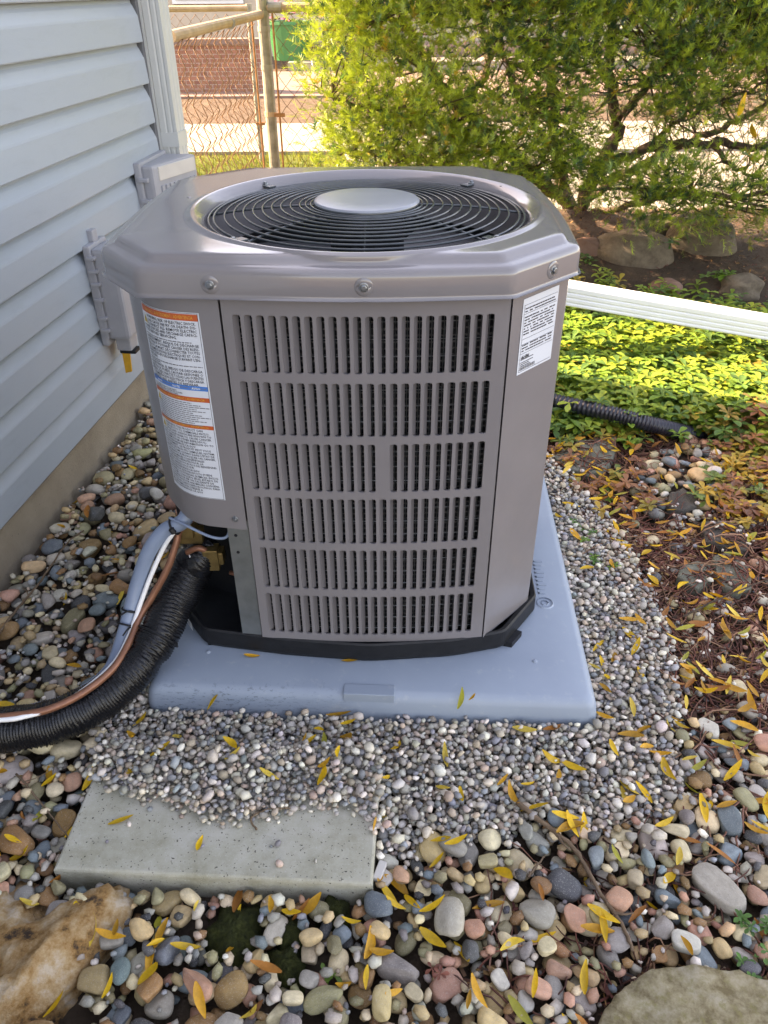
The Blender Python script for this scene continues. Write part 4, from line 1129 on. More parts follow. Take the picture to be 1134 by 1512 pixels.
# concrete paver
pv = []
for k, (ins, zz) in enumerate(((0.0, -0.05), (0.0, SLABZ - .006), (0.0015, SLABZ - .002), (0.005, SLABZ), (.05, SLABZ))):
    for a, b in ((ins, ins), (SLW - ins, ins), (SLW - ins, SLD - ins), (ins, SLD - ins)):
        q = sl0 + sdir * a + sper * b; pv.append((q[0], q[1], zz))
F = [(k * 4 + i, k * 4 + (i + 1) % 4, k * 4 + 4 + (i + 1) % 4, k * 4 + 4 + i) for k in range(4) for i in range(4)] + [(16, 17, 18, 19)]
tag(mesh_obj('concrete_paver', pv, F, M['paver']), 'weathered rectangular concrete paver half covered by pea gravel', 'paver')

# zones
GRAVEL = [at_z(*q, 0)[:2] for q in ((165, 1175), (120, 1135), (150, 1085), (205, 1000), (245, 920), (285, 860))] + [np.array((-0.56, 1.9)), np.array((-0.5, 2.3)), np.array((0.3, 2.4))] + \
         [at_z(*q, 0)[:2] for q in ((812, 680), (850, 725), (905, 790), (938, 850), (975, 920), (985, 1000), (1000, 1080), (1018, 1160), (975, 1215), (900, 1222), (838, 1200), (800, 1215), (765, 1238), (700, 1252), (630, 1240), (585, 1268), (556, 1262), (548, 1215), (470, 1208), (400, 1222), (330, 1232), (250, 1205), (200, 1195))]
PAL_RIVER = [('pale grey', (0.36, 0.345, 0.315), 17), ('tan', (0.37, 0.295, 0.195), 16), ('cream', (0.5, 0.44, 0.33), 12), ('blue-grey', (0.14, 0.17, 0.185), 10), ('charcoal', (0.07, 0.072, 0.075), 8),
             ('pinkish', (0.36, 0.225, 0.18), 8), ('olive grey', (0.23, 0.215, 0.145), 11), ('brown', (0.21, 0.135, 0.08), 9), ('mid grey', (0.22, 0.212, 0.2), 12)]
PW_ = np.array([p[2] for p in PAL_RIVER], float); PW_ /= PW_.sum()
PAL_PEA = np.array([(0.36, 0.35, 0.34), (0.25, 0.25, 0.25), (0.45, 0.42, 0.37), (0.55, 0.54, 0.51), (0.16, 0.17, 0.19), (0.3, 0.26, 0.22), (0.21, 0.235, 0.27), (0.36, 0.29, 0.25), (0.28, 0.27, 0.25), (0.4, 0.39, 0.38)])
SHAPES = []
def stone_shapes(sub, k, seed):
    r = np.random.default_rng(seed); B, Fi = ico(sub); out = []
    for _ in range(k):
        p = r.uniform(2.0, 3.4)
        nb = B / (np.sum(np.abs(B) ** p, 1) ** (1 / p))[:, None]
        v = nb * 1.0
        for _ in range(5):
            d = r.normal(size=3); d /= np.linalg.norm(d); v = v * (1 + 0.07 * np.sin(B @ d * r.uniform(1.5, 3.2) + r.uniform(0, 6)))[:, None]
        for _ in range(r.integers(0, 5)):
            d = r.normal(size=3); d /= np.linalg.norm(d); h = v @ d; cut = np.maximum(h - r.uniform(.5, .8), 0); v = v - cut[:, None] * d * .85
        v /= np.abs(v).max(0)
        out.append(v)
    return out, Fi
def settle(x, y, a, b, c, yaw):
    """lowest height at which an upright ellipsoid clears everything already placed"""
    R = max(a, b); ix, iy = hidx(x, y); k = int(R / HR) + 1
    i0, i1, j0, j1 = int(ix) - k, int(ix) + k + 1, int(iy) - k, int(iy) + k + 1
    if i0 < 0 or j0 < 0 or i1 >= hnx or j1 >= hny: return None
    gx_ = (np.arange(i0, i1) - ix) * HR; gy_ = (np.arange(j0, j1) - iy) * HR
    ca, sa = math.cos(yaw), math.sin(yaw)
    X_ = gx_[None, :] * ca + gy_[:, None] * sa; Y_ = -gx_[None, :] * sa + gy_[:, None] * ca
    q = (X_ / a) ** 2 + (Y_ / b) ** 2; m = q < 1
    if not m.any(): m = q <= q.min()
    s = np.sqrt(np.clip(1 - q, 0, 1)) * c
    z = (HM[j0:j1, i0:i1] + s)[m]
    return z.max(), (i0, i1, j0, j1, m, s)
def commit(z, pk):
    i0, i1, j0, j1, m, s = pk; sub = HM[j0:j1, i0:i1]; sub[m] = np.maximum(sub[m], (z + s)[m])
def pour(n, sample, size, zmax, tries, sink):
    out = []
    for _ in range(n):
        a, b, c = size(); yaw = rng.uniform(0, 3.1416); best = None
        for _ in range(tries):
            x, y = sample(); r_ = settle(x, y, a, b, c, yaw)
            if r_ and r_[0] - c < zmax and (best is None or r_[0] < best[0]): best = (r_[0], x, y, r_[1])
        if best:
            z = best[0] - sink * c; commit(z, best[3]); out.append((best[1], best[2], z, a, b, c, yaw))
    return out
def poly_mask(P):
    P = np.array(P); m = np.zeros((hny, hnx), bool)
    ys = HY0 + np.arange(hny) * HR; xs = HX0 + np.arange(hnx) * HR; n = len(P)
    for i in range(n):
        x1, y1 = P[i]; x2, y2 = P[(i + 1) % n]
        if y1 == y2: continue
        rows = np.nonzero((y1 > ys) != (y2 > ys))[0]
        if len(rows): m[rows] ^= xs[None, :] < ((x2 - x1) * (ys[rows] - y1) / (y2 - y1) + x1)[:, None]
    return m
GX_, GY_ = np.meshgrid(HX0 + np.arange(hnx) * HR, HY0 + np.arange(hny) * HR)
blocked = HM > 1
mG = poly_mask(GRAVEL); mS = poly_mask(SLABPOLY)
def sampler(mask, jit):
    cells = np.flatnonzero(mask); 
    def f():
        c = cells[rng.integers(len(cells))]
        return HX0 + (c % hnx) * HR + rng.normal(0, jit), HY0 + (c // hnx) * HR + rng.normal(0, jit)
    return f
def in_any(x, y, polys): return any(in_poly(x, y, p) for p in polys)
s_gravel = sampler(mG & ~blocked & ~((GY_ > 1.75) & (GX_ > -.5) & (GX_ < .45)), .016)
def sz_pea():
    r_ = rng.lognormal(math.log(0.0054), 0.28); r_ = min(max(r_, 0.0035), 0.0125)
    return r_ * rng.uniform(1.0, 1.35), r_ * rng.uniform(.8, 1.05), r_ * rng.uniform(.6, .9)
# river stones first (they lie under the edge of the gravel)
WO = (GX_ - CORN[0]) * WN[0] + (GY_ - CORN[1]) * WN[1]
s_left = sampler((WO > .0) & (WO < .62) & (GY_ > 1.0) & ~blocked & ~mG & ~((GX_ > -.5) & (GY_ > 1.2)), .004)
mMoss = np.zeros((hny, hnx), bool)
for _u, _v, _rx, _ry in ((345, 1370, .046, .05), (490, 1340, .026, .026), (430, 1372, .022, .026), (420, 1420, .03, .03)):
    _c0 = at_z(_u, _v, 0); mMoss |= ((GX_ - _c0[0]) / _rx) ** 2 + ((GY_ - _c0[1]) / _ry) ** 2 < 1
HM[mMoss] = np.maximum(HM[mMoss], -.01)
mSfront = poly_mask([sl0 - sper * .016, sl1 - sper * .016, sl1 + sper * SLD, sl0 + sper * SLD])
s_bottom = sampler((GX_ > -.95) & (GX_ < .85) & (GY_ > .4) & (GY_ < 1.12) & ~blocked & ~mG & ~mSfront & ~mMoss, .002)
mC = poly_mask([at_z(*q, 0)[:2] for q in ((960, 670), (1010, 645), (1060, 655), (1070, 700), (1050, 740), (1040, 775), (985, 770), (945, 735), (930, 700))])
s_cob = sampler(mC & ~blocked & ~mG, .01)
s_right = sampler((GX_ > .5) & (GX_ < 1.6) & (GY_ > .5) & (GY_ < 2.2) & ~blocked & ~mG, .01)
def sz_river(med, sig=.3, lo=.008, hi=.036):
    def f():
        r_ = min(max(rng.lognormal(math.log(med), sig), lo), hi)
        return r_ * rng.uniform(1.0, 1.45), r_ * rng.uniform(.8, 1.05), r_ * rng.uniform(.5, .8)
    return f
river = []
river += pour(560, s_left, sz_river(.0175), .03, 6, .12)
river += pour(820, s_bottom, sz_river(.0148), .016, 6, .12)
river += pour(85, s_cob, sz_river(.0175), .01, 5, .3)
river += pour(520, s_right, sz_river(.0155), .018, 5, .1)
river += pour(900, s_left, sz_river(.0105), .04, 6, .15)
river += pour(900, s_bottom, sz_river(.009, .35), .018, 6, .15)
river += pour(140, s_right, sz_river(.010), .012, 4, .2)
pea = pour(13000, s_gravel, sz_pea, .03, 5, .15)
def s_mix():
    while True:
        x, y = s_left() if rng.random() < .35 else (s_bottom() if rng.random() < .6 else s_right())
        return x, y
pea += pour(3000, s_mix, sz_pea, .012, 2, .15)
def s_slab():
    while True:
        a, b = rng.uniform(.02, SLW - .02), rng.uniform(.01, SLD); q = sl0 + sdir * a + sper * b
        if rng.random() < .15 + b / SLD: return q[0], q[1]
s_slabg = sampler(mG & mS, .008)
pea += pour(1500, s_slabg, sz_pea, .062, 4, .15)
pea += pour(42, s_slab, sz_pea, .06, 1, .05)
LM = [('beside the tan rock', (70, 1440)), ('near the moss patch', (345, 1370)), ('below the small brown moss patch', (490, 1340)), ('against the left end of the paver', (70, 1230)), ('in front of the paver, by its left corner', (140, 1320)),
      ('in front of the paver, at its middle', (320, 1325)), ('in front of the paver, by its right corner', (540, 1330)), ('beside the wooden block', (600, 1275)), ('at the broken end of the long twig', (750, 1220)), ('beside the thin end of the long twig', (930, 1400)),
      ('beside the middle of the long twig', (860, 1280)), ('at the corner of the sandstone slab', (890, 1490)), ('along the edge of the sandstone slab', (1010, 1410)), ('under the black hose', (60, 1110)), ('below the disconnect box by the foundation', (190, 680)),
      ('beside the pale twig by the foundation', (80, 830)), ('between conduit and foundation', (150, 850)), ('beside the conduit where it leaves the unit', (225, 750)), ('in the gravel by the front of the pad', (540, 1100)), ('in the gravel by the right side of the pad', (920, 960)),
      ('at the far gravel edge by the vines', (1010, 1080)), ('beside the grey flagstones', (1040, 880)), ('in the patch by the dark flagstone', (1010, 690)), ('at the edge of the greenish flagstone', (880, 715)), ('by the left front corner of the pad', (230, 1090)),
      ('by the right front corner of the pad', (880, 1100)), ('between moss and tan rock', (210, 1420)), ('between moss and sandstone slab', (680, 1440)), ('in the middle of the stone bed before the gravel', (680, 1310)), ('among the vines beside the gravel', (1060, 1000)),
      ('among the vines above the sandstone slab', (1080, 1260)), ('on the paver', (300, 1240))]
LMP = np.array([at_z(*q, 0)[:2] for _, q in LM])
def near_what(x, y): return LM[int(np.argmin(np.sum((LMP - (x, y)) ** 2, 1)))][0]
def rot_tilt(yaw, t1, t2):
    return np.array((Matrix.Rotation(yaw, 3, 'Z') @ Matrix.Rotation(t1, 3, 'X') @ Matrix.Rotation(t2, 3, 'Y')))
def stone_mesh(stones, sub, k, seed, colf, tilt):
    sh, Fi = stone_shapes(sub, k, seed); VV = []; CC = []; FF = []; n0 = 0; nv = len(sh[0])
    for i, (x, y, z, a, b, c, yaw) in enumerate(stones):
        R_ = rot_tilt(yaw, rng.normal(0, tilt), rng.normal(0, tilt))
        VV.append((sh[i % k] * (a, b, c)) @ R_.T + (x, y, z)); CC.append(np.broadcast_to(colf(), (nv, 3))); FF.append(Fi + n0); n0 += nv
    return np.concatenate(VV), np.concatenate(FF), np.concatenate(CC)
def pea_col(): return np.clip(PAL_PEA[rng.integers(len(PAL_PEA))] * (1.32, 1.22, 1.08) * rng.uniform(.75, 1.25) * (1 + rng.normal(0, .03, 3)), 0, 1)
V, F, C = stone_mesh(pea, 1, 24, 5, pea_col, .25)
tag(mesh_obj('pea_gravel', V, F, M['pea'], None, True, C, 1), 'mixed grey pea gravel spread around the equipment pad', 'gravel', kind='stuff')
# the 300 river stones that show largest are things of their own
def shown(s):
    u, v, d = to_px(s[:3])
    if not (-20 < u < 1154 and 0 < v < 1532): return 0
    return s[3] * s[4] / d ** 2 * (1 + 8 * (s[2] + .012))
order = sorted(range(len(river)), key=lambda i: -shown(river[i]))
top = set(order[:300])
sh3, F3 = stone_shapes(3, 18, 77)
sh_me = [make_mesh('river_stone', v, F3, M['river_o'], True, None, 1) for v in sh3]
def river_col():
    k = rng.choice(len(PAL_RIVER), p=PW_); q_ = np.array(PAL_RIVER[k][1]); q_ = q_.mean() + (q_ - q_.mean()) * 1.35
    return k, np.clip(q_ * (1.16, 1.1, 1.02) * rng.uniform(.7, 1.25) * (1 + rng.normal(0, .03, 3)), 0, 1)
for n_, i in enumerate(order[:300]):
    x, y, z, a, b, c, yaw = river[i]; k, col = river_col()
    o = bpy.data.objects.new('river_stone', sh_me[n_ % len(sh_me)])
    _link(o, None, (x, y, z)); o.scale = (a, b, c); o.rotation_euler = (rng.normal(0, .12), rng.normal(0, .12), yaw); o.color = (*col, 1)
    big = 'large' if a > .027 else ('small' if a < .0195 else 'medium')
    form = 'elongated' if a / b > 1.5 else ('round' if a / b < 1.18 else 'oval')
    lab = f'{big} {form} {PAL_RIVER[k][0]} river stone {near_what(x, y)}'
    tag(o, lab, 'stone', 'river stones: ' + f'{big} {form} {PAL_RIVER[k][0]} {near_what(x, y)}')
rest = [s for i, s in enumerate(river) if i not in top]
def big_small():
    A = stone_mesh([q for q in rest if q[3] > .017], 2, 20, 9, lambda: river_col()[1], .12); B = stone_mesh([q for q in rest if q[3] <= .017], 1, 20, 10, lambda: river_col()[1], .12)
    return np.concatenate([A[0], B[0]]), np.concatenate([A[1], B[1] + len(A[0])]), np.concatenate([A[2], B[2]])
V, F, C = big_small()
tag(mesh_obj('river_pebbles', V, F, M['river_a'], None, True, C, 1), 'smaller river pebbles filling the gaps between the larger stones', 'pebbles', kind='stuff')

def hm(x, y):
    i, j = hidx(x, y); i, j = int(i), int(j)
    if 0 <= i < hnx and 0 <= j < hny: return float(HM[j, i])
    return float(ground_h(x, y)) - .01
def surf(x, y):
    """top surface for things lying about: pad top, stones, soil"""
    if in_poly(x, y, PADPOLY): return PADZ + .001
    h = hm(x, y)
    return h if h < 1 else .0

# tan rock in the corner, boulders under the shrub
def boulder(name, c, rx, ry, rz, yaw, mat, label, seed, rough=.1, sub=4, blocky=2.6):
    r = np.random.default_rng(seed); B, Fi = ico(sub)
    v = B / (np.sum(np.abs(B) ** blocky, 1) ** (1 / blocky))[:, None]
    for k in range(14):
        d = r.normal(size=3); d /= np.linalg.norm(d); fq = r.uniform(2, 11); v = v * (1 + rough * 1.6 / fq * np.sin(B @ d * fq + r.uniform(0, 6)))[:, None]
    from mathutils import noise as _mn
    off = Vector((seed * 3.1, seed * 1.7, 0))
    hgt = np.array([_mn.fractal(Vector(q) * 2.2 + off, 0.8, 2.1, 6) for q in B]); v = v * (1 + rough * .55 * hgt)[:, None]
    v = v * (rx, ry, rz); cy_, sy_ = math.cos(yaw), math.sin(yaw)
    v = v @ np.array([[cy_, sy_, 0], [-sy_, cy_, 0], [0, 0, 1]]) + c
    return tag(mesh_obj(name, v, Fi, mat, None, True, None, 1), label, 'rock')
rp = at_z(15, 1500, 0.03)
boulder('rock', (rp[0] - .045, rp[1] - .03, 0.0), 0.16, 0.14, 0.115, .3, M['rock_tan'], 'rough orange-tan rock at the edge of the river stones', 3, .42, 6, 2.4)
def bo(u, v, w_px, h_px, mat, label, seed, yf=.8, **k):
    p = on_ground(u, v); d = to_px(p)[2]; rx = w_px / 2 / FPX * d
    rz = h_px / FPX * d * .62
    boulder('boulder', (p[0], p[1] + rx * yf * .8, p[2] + rz * .45), rx, rx * yf, rz, rng.uniform(-.2, .2), mat, label, seed, **k)
bo(940, 408, 118, 62, M['rock_brown'], 'large smooth brown boulder under the shrub', 21, .7, rough=.05)
bo(862, 398, 58, 46, M['rock_red'], 'reddish boulder beside the large brown boulder under the shrub', 22, rough=.08)
bo(1040, 385, 100, 62, M['rock_brown'], 'shadowed brown rock behind the large boulder under the shrub', 24, rough=.09)
bo(985, 440, 46, 26, M['rock_red'], 'small flat reddish stone at the edge of the ground cover', 25, rough=.06)
bo(1100, 440, 60, 30, M['rock_brown'], 'brown stone half buried in leaf litter under the shrub', 26, rough=.08)
bo(975, 348, 70, 26, M['rock_brown'], 'low rock in the shade beneath the shrub foliage', 27, rough=.08)

# ================================================================== LINE SET
def pxpath(L): return np.array([at_z(u, v, z) for u, v, z in L])
hpath = np.vstack([[(-0.375, 1.385, 0.30), (-0.41, 1.365, 0.268)], pxpath([(285, 838, .245), (262, 882, .195), (235, 937, .148), (200, 987, .108), (150, 1031, .080), (90, 1061, .066), (0, 1079, .062), (-120, 1084, .062), (-300, 1060, .062)])])
hs_ = spline(hpath, 40)
dl = np.concatenate([[0], np.cumsum(np.linalg.norm(np.diff(hs_, axis=0), axis=1))])
nst = int(dl[-1] / 0.0014)
hs_ = np.stack([np.interp(np.linspace(0, dl[-1], nst), dl, hs_[:, k]) for k in range(3)], -1)
hr = np.random.default_rng(4)
wph = hr.uniform(0, 6.28, 64); wam = hr.uniform(.3, 1, 64)
wob = np.cumsum(hr.normal(0, .35, nst))
def hose_r(i, a):
    t = i * .0014
    cr = 0.042 * np.sin(t * 640 + 2.4 * np.sin(a * 2 + t * 17) + 1.8 * np.sin(a * 5 + wob[i] * .35)) * (0.5 + .5 * np.sin(a * 3 + wob[i] * .45)) + .024 * np.sin(t * 1130 + 3 * np.sin(a * 3 + wob[i] * .2) + a * 2)
    lump = 0.025 * np.sin(t * 46 + a) + .02 * np.sin(t * 95 + 2.5 * a + 1)
    pin = -0.13 * math.exp(-((t - .295) / .012) ** 2)
    return 1 + cr + lump + pin
taper = np.interp(np.linspace(0, dl[-1], nst), [0, .03, .08, .5, dl[-1]], [.026, .036, .043, .045, .046])
V, F = tube_geo(hs_, taper, 40, True, hose_r)
def m_hose():
    a = NT('black_wrap_film'); co = a.world(); f = a.noise(co, 160, 6, 0.7)
    a.base(a.ramp(f, [(.3, (.004, .004, .005)), (.75, (.011, .012, .014))])); a.set(.2, 0, .32); a.bump(f, .3, .004); return a.m
tag(mesh_obj('insulated_hose', V, F, m_hose(), None, True), 'thick black wrinkled insulated refrigerant hose curving down from the air conditioner', 'hose')
cond = np.vstack([[(-0.385, 1.395, .47), (-0.405, 1.375, .425)], pxpath([(272, 768, .388), (243, 784, .362), (220, 815, .315), (204, 860, .245), (192, 905, .185), (181, 945, .140), (166, 985, .10), (140, 1012, .062), (95, 1037, .04), (40, 1052, .03)])])
tag(mesh_obj('electrical_conduit', *tube_geo(spline(cond, 10), 0.0165, 20), M['conduit'], None, True), 'smooth blue-grey electrical conduit arching out of the air conditioner beside the black hose', 'conduit')
ww = np.vstack([[(-0.40, 1.37, .40)], pxpath([(262, 780, .372), (243, 806, .33), (222, 852, .262), (207, 892, .208), (192, 935, .162), (170, 977, .142), (130, 1014, .128), (85, 1043, .126), (40, 1057, .126), (0, 1063, .126), (-120, 1066, .126)])])
tag(mesh_obj('control_cable', *tube_geo(spline(ww, 10), 0.0052, 10), M['white_wire'], None, True), 'thin white control cable running along the copper line', 'cable')
cop = np.vstack([[(-0.405, 1.36, .385), (-0.425, 1.352, .372)], pxpath([(264, 786, .352), (259, 806, .325), (246, 842, .275), (224, 882, .218), (206, 912, .182), (191, 948, .158), (166, 988, .142), (121, 1024, .13), (70, 1048, .126), (20, 1057, .126), (-20, 1060, .126), (-140, 1063, .126)])])
tag(mesh_obj('copper_line', *tube_geo(spline(cop, 10), 0.0078, 12), M['copper'], None, True), 'bare copper refrigerant line running on top of the black hose', 'pipe')
def tie(path, u, v, z, r, label, tail):
    p = at_z(u, v, z); i = int(np.argmin(np.linalg.norm(path - p, axis=1))); c = path[i]; t = path[min(i + 1, len(path) - 1)] - path[i - 1]; t /= np.linalg.norm(t)
    n1 = np.cross(t, [0, 0, 1]); n1 /= np.linalg.norm(n1); n2 = np.cross(t, n1)
    e = empty('cable_tie', c, label, 'cable tie', None)
    mesh_obj('strap', *tube_geo([c + r * (math.cos(a) * n1 + math.sin(a) * n2) for a in np.linspace(0, 2 * math.pi, 28)], 0.0023, 6), M['black'], e, True)
    h = c - r * n1
    mesh_obj('head', *tube_geo([h - n2 * .006, h + n2 * .006], 0.006, 6), M['black'], e)
    if tail is not None:
        mesh_obj('tail', *tube_geo(spline([h, h + np.array(tail) * .5 + [0, 0, .008], h + np.array(tail)], 5), 0.002, 5), M['black'], e, True)
sc = spline(cond, 10)
tie(sc, 258, 774, .377, .019, 'black cable tie round the conduit where it leaves the air conditioner', None)
tie(sc, 190, 899, .19, .019, 'upper black cable tie round the conduit beside the copper line', (-.03, -.02, .01))
tie(sc, 184, 922, .165, .022, 'lower black cable tie joining the conduit to the copper line', (-.02, -.03, .0))
sh_ = spline(hpath, 20)
tie(sh_, 213, 928, .165, .047, 'black cable tie pulled tight round the wrinkled hose', None)

# corrugated drain pipe in the ground cover
dp = spline([at_z(u_, v_, z_) for u_, v_, z_ in ((760, 575, .07), (822, 593, .075), (900, 610, .075), (960, 626, .06), (1010, 638, .01), (1050, 645, -.04))], 60)
tag(mesh_obj('drain_pipe', *tube_geo(dp, 0.026, 16, True, lambda i, a: 1 + .085 * math.sin(i * 1.25) + 0 * a), M['drain'], None, True), 'black corrugated drain pipe lying in the green ground cover', 'pipe')

# ================================================================== LEAVES, STEMS, TWIGS
def leaf_mesh(L, Wd, curl, fold, bend, nseg=6):
    V = []
    for i in range(nseg + 1):
        t = i / nseg; w = Wd * (math.sin(math.pi * min(1, t * 0.92 + .04)) ** .8) * (1.1 - .35 * t); x = (t - .5) * L
        z0 = curl * ((t - .5) ** 2 * 4) ; y0 = bend * math.sin(t * math.pi)
        V += [(x, y0 - w / 2, z0 + fold * w), (x, y0, z0), (x, y0 + w / 2, z0 + fold * w)]
    F = []
    for i in range(nseg):
        for j in range(2): F.append((i * 3 + j, i * 3 + j + 1, i * 3 + j + 4, i * 3 + j + 3))
    n0 = len(V); V += [(-L * .5, -.0006, curl), (-L * .5, .0006, curl), (-L * .66, .001, curl + .001)]; F.append((n0, n0 + 1, n0 + 2))
    return make_mesh('fallen_leaf', V, F, M['leaf_o'], True)
lr = np.random.default_rng(8)
leaf_me = [leaf_mesh(1.0, lr.uniform(.26, .36), lr.uniform(.0, .22), lr.uniform(.05, .5), lr.uniform(-.12, .12)) for _ in range(10)]
LCOL = [('yellow', (0.68, 0.40, 0.02)), ('golden', (0.56, 0.27, 0.02)), ('orange-brown', (0.37, 0.135, 0.025)), ('pale yellow', (0.7, 0.48, 0.07)), ('greenish yellow', (0.36, 0.33, 0.04))]
LP_ = [.42, .26, .14, .1, .08]
nleaf = [0]
def put_leaf(x, y, L=None, yaw=None, ci=None, z=None, where=None, stand=0.0):
    L = L or rng.uniform(.034, .06); yaw = rng.uniform(0, 6.283) if yaw is None else yaw; ci = rng.choice(5, p=LP_) if ci is None else ci
    ux, uy = math.cos(yaw), math.sin(yaw)
    z0, zm, z1 = surf(x - ux * L * .4, y - uy * L * .4), surf(x, y), surf(x + ux * L * .4, y + uy * L * .4)
    sl = max(-.7, min(.7, math.atan2(z1 - z0, L * .8)))
    zz = max((z0 + z1) / 2, zm, .008 if x > .55 and y > 1.1 else -1) + .002 if z is None else z
    o = bpy.data.objects.new('fallen_leaf', leaf_me[rng.integers(10)]); _link(o, None, (x, y, zz))
    o.rotation_euler = (rng.normal(0, .22) + stand, -sl + rng.normal(0, .1), yaw); o.scale = (L, L * rng.uniform(.8, 1.15), L)
    c = np.array(LCOL[ci][1]) * rng.uniform(.75, 1.2); o.color = (*c, 1)
    if where is None:
        i, j = hidx(x, y); i, j = int(i), int(j)
        if in_poly(x, y, PADPOLY): where = 'on the blue-grey pad'
        elif 0 <= i < hnx and 0 <= j < hny and mG[j, i]: where = 'on the pea gravel'
        elif in_poly(x, y, SLABPOLY): where = 'on the concrete paver'
        else: where = near_what(x, y)
        if where == 'on the pea gravel':
            nw = near_what(x, y); where = nw if 'gravel' in nw or len(nw.split()) > 8 else 'on gravel, ' + nw
    sz = 'large' if L > .05 else ('small' if L < .041 else 'mid-sized')
    tag(o, f'{sz} {LCOL[ci][0]} fallen leaf {where}', 'leaf', f'{sz} {LCOL[ci][0]} leaves {where}'); nleaf[0] += 1
for u, v, a, ci in ((295, 1248, 85, 0), (372, 970, 0, 1), (516, 977, 5, 1), (500, 727, 0, 0)):
    p = at_z(u, v, SLABZ if v > 1200 else PADZ)
    if v != 727: put_leaf(p[0], p[1], .036, rad(a), ci)
for u, v, a in ((130, 1143, 70), (345, 1115, -45), (400, 1157, -30), (478, 1165, 80), (480, 1150, 60), (775, 1075, -10), (500, 1052, 5), (585, 1100, 60), (660, 1110, 95), (655, 1160, -40), (930, 1160, -60), (922, 1165, 85),
                (610, 1325, -55), (640, 1335, 20), (640, 1378, -40), (845, 1215, -70), (860, 1215, 80), (542, 1390, 80), (365, 1490, 60), (297, 1478, -65), (890, 1370, -90), (865, 1440, 75), (790, 1450, 75),
                (100, 1440, 60), (75, 1470, 65), (270, 1390, 10), (430, 1340, -15), (560, 1290, 80), (945, 990, 85), (890, 975, -80), (895, 1015, -60), (760, 1390, 0), (805, 1375, 20), (165, 1380, -10),
                (20, 1240, -20), (40, 1330, 10), (70, 1145, 60), (30, 1255, 15), (180, 1215, 20), (260, 1085, 70), (305, 1090, 50)):
    p = at_z(u, v, .03); put_leaf(p[0], p[1], rng.uniform(.036, .055), rad(a), rng.choice([0, 0, 1, 3]))
def leaf_zone(mask, n, **k):
    f = sampler(mask, .004)
    for _ in range(n): put_leaf(*f(), **k)
vis = np.zeros((hny, hnx), bool)
_j, _i = np.mgrid[0:hny:8, 0:hnx:8]
for j, i in zip(_j.ravel(), _i.ravel()):
    u, v, _d = to_px((HX0 + i * HR, HY0 + j * HR, 0.02)); vis[j:j + 8, i:i + 8] = -30 < u < 1164 and v < 1540
free = vis & ~blocked
leaf_zone(free & mG & (GY_ < 1.2), 26); leaf_zone(free & mG & (GX_ > .4), 24)
leaf_zone(free & ~mG & ~mS & (GY_ < 1.0) & (GX_ < .5), 46)
leaf_zone(free & (WO < .6) & (GY_ > 1.0) & (GX_ < -.5) & ~mG, 34)
leaf_zone(free & ~mG & (GX_ > .45) & (GY_ < 2.4), 116)

# brown stems, roots and needle litter of the creeping vine
mulch = free & ~mG & ((GX_ > .5) | ((GX_ > .12) & (GY_ < .88) & (GY_ < .5 + GX_))) & (GY_ < 2.75) & ~mC
f_m = sampler(mulch, .01)
def low(f, zmax):
    def g():
        for _ in range(30):
            x, y = f()
            if hm(x, y) < zmax - .02: break
        return x, y
    return g
def litter(n, f, Lr, r, cols, lift=.004, nseg=7, wig=.3):
    VV = []; FF = []; CC = []; n0 = 0
    for _ in range(n):
        x, y = f(); a = rng.uniform(0, 6.283); L = rng.uniform(*Lr); P = []
        for k in range(nseg):
            P.append((x, y, min(surf(x, y), .008) + lift * rng.uniform(.2, 1.6))); a += rng.normal(0, wig); x += math.cos(a) * L / nseg; y += math.sin(a) * L / nseg
        P = np.array(P); P[1:-1, 2] = (P[:-2, 2] + P[1:-1, 2] * 2 + P[2:, 2]) / 4 + .002
        V, F = tube_geo(P, np.linspace(r, r * .55, nseg), 3, False)
        c = np.array(cols[rng.integers(len(cols))]) * rng.uniform(.6, 1.3)
        VV.append(V); FF.append(np.array(F) + n0); CC.append(np.broadcast_to(c, (len(V), 3))); n0 += len(V)
    return np.concatenate(VV), np.concatenate(FF), np.concatenate(CC)
SC = [(0.2, 0.075, 0.052), (0.14, 0.06, 0.045), (0.3, 0.165, 0.1), (0.1, 0.045, 0.036), (0.24, 0.115, 0.08)]
V, F, C = litter(1600, low(f_m, .015), (.06, .22), .0022, SC)
far_m = sampler(mulch & (GX_ > .58) & (GY_ > .9), .01)
V2, F2, C2 = litter(420, far_m, (.1, .3), .0026, SC, .006, 9, .35)
V, F, C = np.concatenate([V, V2]), np.concatenate([F, F2 + len(V)]), np.concatenate([C, C2])
# more fallen leaves than can be told apart
def leaf_stuff(n, f, Lr):
    VV = []; FF = []; CC = []; n0 = 0
    for _ in range(n):
        me = leaf_me[rng.integers(10)]; v = np.array([q.co[:] for q in me.vertices]); L = rng.uniform(*Lr); yaw = rng.uniform(0, 6.283); x, y = f()
        tx, ty = rng.normal(0, .35), rng.normal(0, .3)
        Rm = np.array(Matrix.Rotation(yaw, 3, 'Z') @ Matrix.Rotation(tx, 3, 'X') @ Matrix.Rotation(ty, 3, 'Y'))
        VV.append((v * L) @ Rm.T + (x, y, max(surf(x, y), .004 if x > .5 else -1) + .006)); FF += [tuple(i + n0 for i in p.vertices) for p in me.polygons]; n0 += len(v)
        CC.append(np.broadcast_to(np.array(LCOL[rng.choice(5, p=[.34, .27, .21, .1, .08])][1]) * rng.uniform(.75, 1.35), (len(v), 3)))
    return np.concatenate(VV), FF, np.concatenate(CC)
lv = leaf_stuff(230, sampler(mulch & (GX_ > .55) & (GY_ > .8), .01), (.03, .055)); lv2 = leaf_stuff(70, sampler(free & (GX_ < .5) & ~mS, .01), (.018, .034)); lv3 = leaf_stuff(110, sampler(free & mulch & (GY_ > 1.6), .01), (.03, .05))
